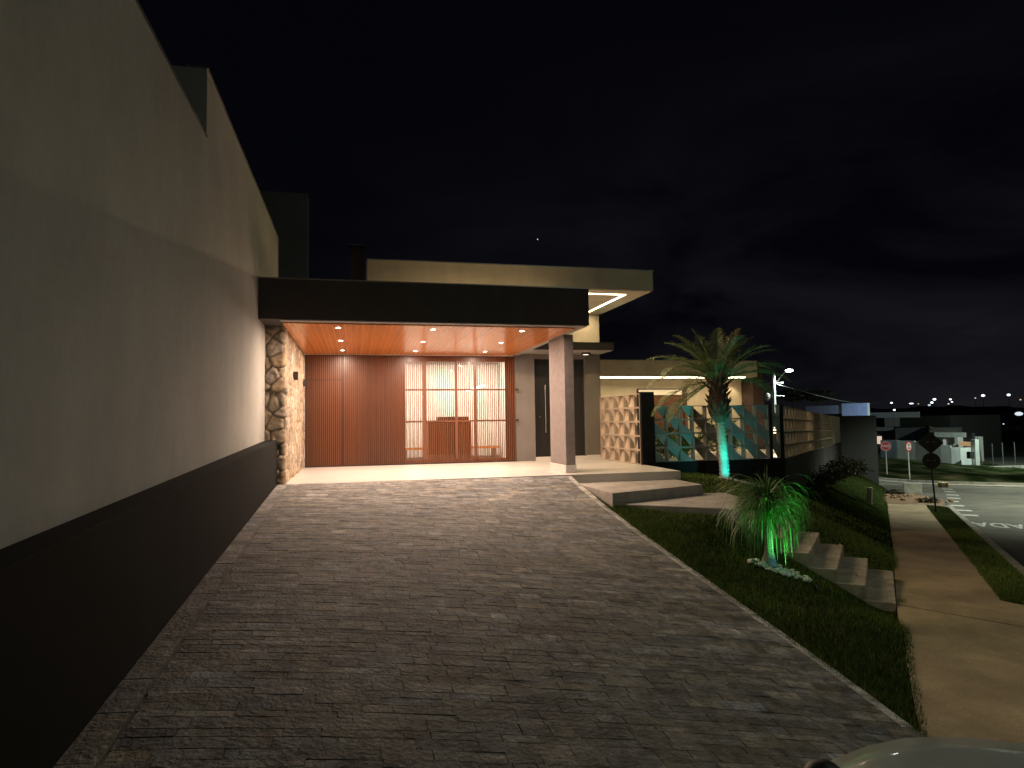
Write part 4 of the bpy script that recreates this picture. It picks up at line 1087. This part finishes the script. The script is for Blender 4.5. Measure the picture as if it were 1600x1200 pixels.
# ------------------------------------------------------------------ houses across the junction
M['far_white'] = stucco('far_white_wall', (.55, .57, .54), .12)
M['far_grey'] = stucco('far_grey_wall', (.095, .10, .10), .12)
M['far_dark'] = stucco('far_dark_wall', (.026, .028, .026), .15)
M['far_blue'] = stucco('far_pale_wall', (.62, .64, .66), .08)
def wall_between(a, c, z0, z1, th, m, name, parent):
    a, c = Vector((a[0], a[1], 0)), Vector((c[0], c[1], 0)); d = (c-a); nrm = Vector((-d.y, d.x, 0)).normalized()
    if nrm.dot(a) < 0: nrm = -nrm
    return MB().obox((a.x, a.y, z0), d, nrm*th, (0, 0, z1-z0)).build(name, m, parent)
def P2(pxx, dist): q = at(pxx, 700, dist); return (q.x, q.y)
gw = -3.5
ww = thing('white_garden_wall', 'long pale wall lit greenish white across the junction', 'wall', (*P2(1430, 66), gw))
for x0_, x1_, za_, d0_, d1_ in ((1376, 1403, -1.08, 67, 66.6), (1403, 1430, -1.12, 66.6, 66.3), (1430, 1452, -1.2, 66.3, 66), (1452, 1470, -1.32, 66, 65.8), (1470, 1486, -1.45, 65.8, 65.7), (1486, 1500, -1.62, 65.7, 65.8), (1500, 1512, -1.68, 65.8, 66.6), (1512, 1522, -1.68, 66.6, 68.)):
    wall_between(P2(x0_, d0_), P2(x1_, d1_), gw, za_, .25, 'far_white', 'wall_panel', ww)
q = P2(1523.5, 67.4); bx('gate_post', 'far_white', ww, q[0]-.2, q[0]+.2, q[1]-.2, q[1]+.2, gw, -1.0)
q = P2(1516, 65.4); bx('meter_box', 'sign_back', ww, q[0]-.22, q[0]+.22, q[1]-.16, q[1]+.16, -2.5, -1.95)
hs = thing('pale_house', 'low pale house with sloping roof behind the lit wall', 'house', (*P2(1470, 78), gw))
wall_between(P2(1404, 84), P2(1487, 80), gw, 1.0, 7, 'sign_back', 'upper_block', hs)
wall_between(P2(1400, 78), P2(1455, 76), gw, -.2, 5, 'far_grey', 'wall', hs)
wall_between(P2(1462, 73.5), P2(1497, 72.5), gw, -1.0, 4, 'far_white', 'wall', hs)
a_, c_ = Vector((*P2(1461, 72.6), -.95)), Vector((*P2(1511, 71.2), -.95)); bk = Vector((2.2, 5.5, 0))
b = MB(); b.obox(a_, c_-a_, bk*.12, (0, 0, .42)); b.build('eave', 'far_white', hs)
b = MB(); r0, r1 = a_+Vector((.1, .3, .43)), c_+Vector((-.1, .3, .43)); r2 = r1+bk*.7+Vector((-1.2, 0, .55)); r3 = r0+bk*.7+Vector((1.6, 0, .6))
b.quad(r0, r1, r2, r3); b.quad(r3, r2, r2-Vector((0, 0, 1)), r3-Vector((0, 0, 1))); b.build('roof', 'roof_tile', hs)
for p0_, p1_, m_ in ((1474, 1478, 'lit_window_cool'), (1482, 1486, 'lit_window')):
    wall_between(P2(p0_, 73.0), P2(p1_, 72.9), -1.95, -1.2, .06, m_, 'window', hs)
wall_between(P2(1499, 72), P2(1521, 70), -1.72, -1.36, .3, emit('painted_porch_glow', (1, .66, .34), .35, False), 'glowing_porch', hs)  # no lamp on this porch: its warm light is put into a glowing surface
wall_between(P2(1500, 73.5), P2(1520, 72.5), gw, -.6, .3, 'sign_back', 'dark_porch', hs)
dk = thing('dark_wall', 'tall plain dark boundary wall beyond the end of the fence', 'wall', (*P2(1340, 46), -2.6))
wall_between(P2(1302, 44), P2(1371, 46.5), -3.3, 1.1, .4, 'far_dark', 'wall_panel', dk)
sg = thing('lit_window_house', 'grey house with a pink lit window beside the dark wall', 'house', (*P2(1390, 80), gw))
wall_between(P2(1360, 80), P2(1404, 80), gw, -.53, 4, 'far_dark', 'wall', sg)
wall_between(P2(1360, 79), P2(1398, 79), -.5, -.12, 4.6, 'far_grey', 'flat_roof', sg)
wall_between(P2(1384, 81), P2(1408, 81), -.1, 1.0, 3, 'far_grey', 'upper_block', sg)
wall_between(P2(1369.5, 78.8), P2(1378.5, 78.8), -1.85, -1.05, .05, 'lit_window', 'window', sg)
bl_ = thing('blue_lit_house', 'pale stepped house wall lit blue above the fence end', 'house', (*P2(1310, 62), -3))
wall_between(P2(1261, 64), P2(1326, 61), 1.3, 2.0, .4, 'far_blue', 'parapet', bl_); wall_between(P2(1318, 61), P2(1358, 60.3), -2, 2.12, .5, 'far_blue', 'wall', bl_)
wall_between(P2(1255, 64.6), P2(1318, 61.6), -2, 1.29, .4, 'far_dark', 'wall', bl_); wall_between(P2(1350, 63), P2(1440, 64), .9, 1.35, .4, 'far_grey', 'parapet', bl_)
q1 = at(1328, 640, 57.5); light('blue_flood', 'SPOT', tuple(q1+Vector((.5, -1.5, -.3))), 260, (.35, .55, 1), at(1320, 632, 61), .1, 96, .6)
# wire fence on the dark lot to the right
for k, pxx in enumerate((1552, 1568, 1587)):
    q = at(pxx, 733, 66+k*2); tag(MB().tube([(q.x, q.y, -3.6), (q.x, q.y, -1.3)], .035, 6).build('fence_post', 'far_grey'), ['thin fence post on the dark lot, nearest the white house', 'middle thin fence post on the dark lot', 'thin fence post on the dark lot by the right edge'][k], 'post', 'thin posts on the dark lot')
b = MB(); qa, qb = at(1500, 735, 64.5), at(1640, 737, 70); b.obox((qa.x, qa.y, -3.6), (qb.x-qa.x, qb.y-qa.y, 0), (.4, .5, 0), (0, 0, .42)); struct(b.build('kerb', 'kerb'))
q = at(1531, 715, 69); tag(MB().tube([(q.x+.12, q.y-.12, -3.5), (q.x-.05, q.y+.05, -.9)], [.06, .05], 8).build('tree_stake', 'far_grey'), 'pale leaning stake beside the white gate post', 'stake')

# lamps of the far town
FAR = [(1393, 629.5, 300, .75, 'far_lamp', 'far white street lamp above the grey roofs, leftmost of the skyline'), (1424, 630.5, 320, 1.1, 'far_lamp', 'wide flat white light on the skyline right of the leftmost lamp'), (1435, 631, 320, .45, 'far_warm', 'small orange light on the skyline'),
       (1456, 629, 330, 1.0, 'far_lamp', 'lower of two bright white lamps close together'), (1460, 624, 330, 1.1, 'far_lamp', 'upper of two bright white lamps close together'), (1485, 624, 330, .8, 'far_lamp', 'bright lamp with a second light just below it'),
       (1487.5, 628, 330, .6, 'far_lamp', 'light just below a bright skyline lamp'), (1482, 631, 330, .6, 'far_lamp_dim', 'dim grey light left of the double lamp'), (1452, 633, 330, .9, 'far_lamp_dim', 'dim pale disc below the two bright lamps'),
       (1524, 622, 330, .5, 'far_lamp_dim', 'pair of faint lights left of the tall white lamp'), (1536, 618, 330, 1.15, 'far_lamp', 'tall bright white lamp on the right skyline'), (1576, 617, 330, 1.1, 'far_lamp', 'bright white lamp nearest the right edge of the skyline'), (1594.5, 624.5, 330, .6, 'far_warm', 'warm light at the right edge of the skyline'),
       (1397.5, 640.5, 200, .5, 'far_lamp', 'bluish lamp over the pale roofs, in the middle of three'), (1410, 647.5, 200, .6, 'far_lamp', 'bluish lamp right of the pale roofs, lowest of three'), (1377, 648, 160, .5, 'far_lamp', 'bluish lamp beside the dark boundary wall'), (1352, 646, 160, .4, 'far_lamp_dim', 'faint lamp above the dark boundary wall'),
       (1426, 651, 200, .3, 'far_warm', 'tiny warm light below the skyline'), (1568, 662.5, 150, .25, 'far_lamp_dim', 'lone faint light in the dark lot'), (1592, 646.5, 250, 1.5, 'far_lamp_dim', 'pale streak of light at the right edge')]
for pxx, pyy, dd, r, m_, lb in FAR:
    q = at(pxx, pyy, dd); t = thing('distant_lamp', lb, 'lamp', q, 'lamps of the far town')
    r *= .72; MB().blob(q, (r*1.15 if 'flat' in lb or 'streak' in lb else r*.8, r*.8, r*.55 if 'flat' not in lb else r*.3), 10, 6).build('lamp_head', m_, t)
    MB().tube([(q.x, q.y, q.z-6), tuple(q)], .09, 5).build('pole', 'hill', t)
q = at(840, 374, 1500); tag(MB().blob(q, (1.1, 1.1, 1.1), 10, 6).build('star', emit('star_glow', (.9, .95, 1), 1.2, False)), 'single bright star high above the upper roof', 'star')

# ------------------------------------------------------------------ silver car, its bonnet at the bottom right corner
M['car_paint'] = mat('silver_car_paint', (.50, .53, .49), .34, .06, 3, metal=.15); M['car_paint'].node_tree.nodes['Principled BSDF'].inputs['Coat Weight'].default_value = .6
M['tyre'] = mat('tyre_rubber', (.02, .02, .02), .9, .1, 8); M['car_glass'] = mat('dark_car_glass', (.01, .012, .012), .05, .1, 3)
cx0, cn0 = 0., .12
car = thing('parked_car', 'silver car with a black mirror at the bottom right corner', 'car', S3(-4.8, cn0))
ST = [(-2.86, .50), (-2.90, .80), (-2.98, 1.00), (-3.10, 1.085), (-3.3, 1.115), (-3.6, 1.135), (-3.95, 1.15)]
def car_surf(sta, hw, mname, name, parent, low):
    b = MB(); nn_ = 15
    for s, hgt in sta:
        for k in range(nn_):
            u = -1+2*k/(nn_-1); n = cn0+hw*u; ss = s-.46*abs(u)**2.6*min(1, max(0, (s+6.9)/2.2)); zz_ = hgt-.075*abs(u)**4-.012*u*u
            x, y = sn(ss, n); b.v.append((x, y, float(zp(-4.8))+zz_))
    for i in range(len(sta)-1):
        for k in range(nn_-1): a = i*nn_+k; b.f.append((a, a+1, a+nn_+1, a+nn_))
    for k in (0, nn_-1):   # sides down to the sill
        i0 = len(b.v)
        for i in range(len(sta)): v = b.v[i*nn_+k]; b.v += [v, (v[0], v[1], float(zp(-4.8))+low)]
        for i in range(len(sta)-1): b.f.append((i0+2*i, i0+2*i+1, i0+2*i+3, i0+2*i+2))
    return b.build(name, mname, parent, smooth=True)
car_surf(ST, .78, 'car_paint', 'bonnet', car, .3)
car_surf([(-3.95, 1.02), (-4.7, 1.05), (-5.6, 1.06), (-6.4, 1.05), (-6.9, .98), (-7.0, .5)], .80, 'car_paint', 'body', car, .28)
car_surf([(-3.96, 1.14), (-4.25, 1.30), (-4.62, 1.49)], .68, 'car_glass', 'windscreen', car, 1.02)
car_surf([(-4.62, 1.49), (-5.2, 1.53), (-6.0, 1.52), (-6.5, 1.47)], .60, 'car_paint', 'roof', car, 1.4)
car_surf([(-4.63, 1.42), (-5.6, 1.44), (-6.5, 1.40), (-6.85, 1.0)], .66, 'car_glass', 'side_glass', car, 1.0)
zc = float(zp(-4.8))
mp_ = Vector((*sn(-3.99, -.525), .095)); mr_ = MB().blob(mp_, (.058, .058, .05), 16, 10).build('mirror', 'black_plastic', car, smooth=True)
MB().tube([mp_-Vector((0, 0, .04)), mp_-Vector((-.03, 0, .2))], .018, 8).build('mirror_stalk', 'black_plastic', mr_)
for s in (-3.6, -6.3):
    for n in (cn0-.78, cn0+.60):
        x, y = sn(s, n); q = Vector((x, y, zc+.31)); ax = Vector((NS[0], NS[1], 0))*.18
        wh_ = MB().tube([q, q+ax], .31, 20).build('wheel', 'tyre', car); MB().tube([q-ax*.03, q+ax*1.03], .19, 16).build('rim', 'steel', wh_)
for n in (cn0-.56, cn0+.56):
    q = Vector((*sn(-3.12, n), zc+.78)); MB().blob(q, (.12, .12, .06), 12, 8).build('headlight', 'car_glass', car)
MB().obox((*sn(-2.86, cn0-.5), zc+.3), (NS[0]*1., NS[1]*1., 0), (-US[0]*.1, -US[1]*.1, 0), (0, 0, .22)).build('grille', 'black_plastic', car)

# ------------------------------------------------------------------ lights of the house
WARM = (1, .76, .42)
light('upper_led_front', 'AREA', (3.5, 14.35, 3.985), 260, WARM, (3.5, 14.35, 0), sx=5.3, sy=.05)
light('upper_led_side', 'AREA', (6.14, 15.8, 3.985), 30, WARM, (6.14, 15.8, 0), sx=.05, sy=2.8)
light('wing_led', 'AREA', (10.1, 20.05, 2.41), 100, WARM, (10.1, 19.6, 0), sx=5.6, sy=.05)
light('wing_downlight', 'SPOT', (12.95, 20.75, 2.42), 26, WARM, (12.95, 20.8, 0), .04, 90, .5)
light('garage_light', 'AREA', (2.4, 18.3, 2.84), 210, (1, .93, .80), (2.4, 18.5, 0), sx=3.2, sy=.9)

# ------------------------------------------------------------------ night sky
wd = bpy.data.worlds.new('World'); sc.world = wd; wd.use_nodes = True
nt = wd.node_tree; N, L = nt.nodes, nt.links; bg = N['Background']
tc = N.new('ShaderNodeTexCoord'); mp = N.new('ShaderNodeMapping'); mp.inputs['Scale'].default_value = (1.1, 1.1, 3.2); mp.inputs['Rotation'].default_value = (0, rad(12), rad(20)); L.new(tc.outputs['Generated'], mp.inputs['Vector'])
no = N.new('ShaderNodeTexNoise'); no.inputs['Scale'].default_value = 2.2; no.inputs['Detail'].default_value = 7; no.inputs['Roughness'].default_value = .55; no.inputs['Distortion'].default_value = .5
L.new(mp.outputs['Vector'], no.inputs['Vector'])
sp = N.new('ShaderNodeSeparateXYZ'); L.new(tc.outputs['Generated'], sp.inputs['Vector'])
mr = N.new('ShaderNodeMapRange'); mr.inputs['From Min'].default_value = .50; mr.inputs['From Max'].default_value = 0.; mr.inputs['To Min'].default_value = .05; mr.inputs['To Max'].default_value = 1.; L.new(sp.outputs['Z'], mr.inputs['Value'])
cr = N.new('ShaderNodeMapRange'); cr.inputs['From Min'].default_value = .38; cr.inputs['From Max'].default_value = .70; L.new(no.outputs['Fac'], cr.inputs['Value'])
mu = N.new('ShaderNodeMath'); mu.operation = 'MULTIPLY'; dt = N.new('ShaderNodeVectorMath'); dt.operation = 'DOT_PRODUCT'; dt.inputs[1].default_value = (.74, .67, 0); L.new(tc.outputs['Generated'], dt.inputs[0])
az_ = N.new('ShaderNodeMapRange'); az_.inputs['From Min'].default_value = .60; az_.inputs['From Max'].default_value = .97; az_.inputs['To Min'].default_value = .12; L.new(dt.outputs['Value'], az_.inputs['Value'])
m2 = N.new('ShaderNodeMath'); m2.operation = 'MULTIPLY'; L.new(mr.outputs['Result'], m2.inputs[0]); L.new(az_.outputs['Result'], m2.inputs[1]); L.new(m2.outputs[0], mu.inputs[0]); L.new(cr.outputs['Result'], mu.inputs[1])
mx = N.new('ShaderNodeMix'); mx.data_type = 'RGBA'; mx.inputs['A'].default_value = (.0012, .0013, .0026, 1); mx.inputs['B'].default_value = (.0125, .0125, .0150, 1)
L.new(mu.outputs[0], mx.inputs['Factor']); L.new(mx.outputs['Result'], bg.inputs['Color']); bg.inputs['Strength'].default_value = 1.

# ------------------------------------------------------------------ camera and render settings
cam = bpy.data.cameras.new('camera'); co = bpy.data.objects.new('camera', cam); COL.objects.link(co)
cam.sensor_width = 36; cam.lens = FPX/1600*36; cam.clip_start = .05; cam.clip_end = 4000
mw = Matrix((RIGHT, UP, -FWD)).transposed().to_4x4(); mw.translation = (0, 0, HC); co.matrix_world = mw
sc.camera = co
sc.render.resolution_x, sc.render.resolution_y = 1024, 768
sc.view_settings.view_transform = 'Standard'; sc.view_settings.look = 'None'; sc.view_settings.exposure = 0; sc.view_settings.gamma = 1
sc.render.engine = 'CYCLES'
sc.cycles.use_denoising = True; sc.cycles.max_bounces = 8; sc.cycles.diffuse_bounces = 4; sc.cycles.transparent_max_bounces = 16
sc.cycles.sample_clamp_indirect = 4.0; sc.cycles.use_light_tree = True
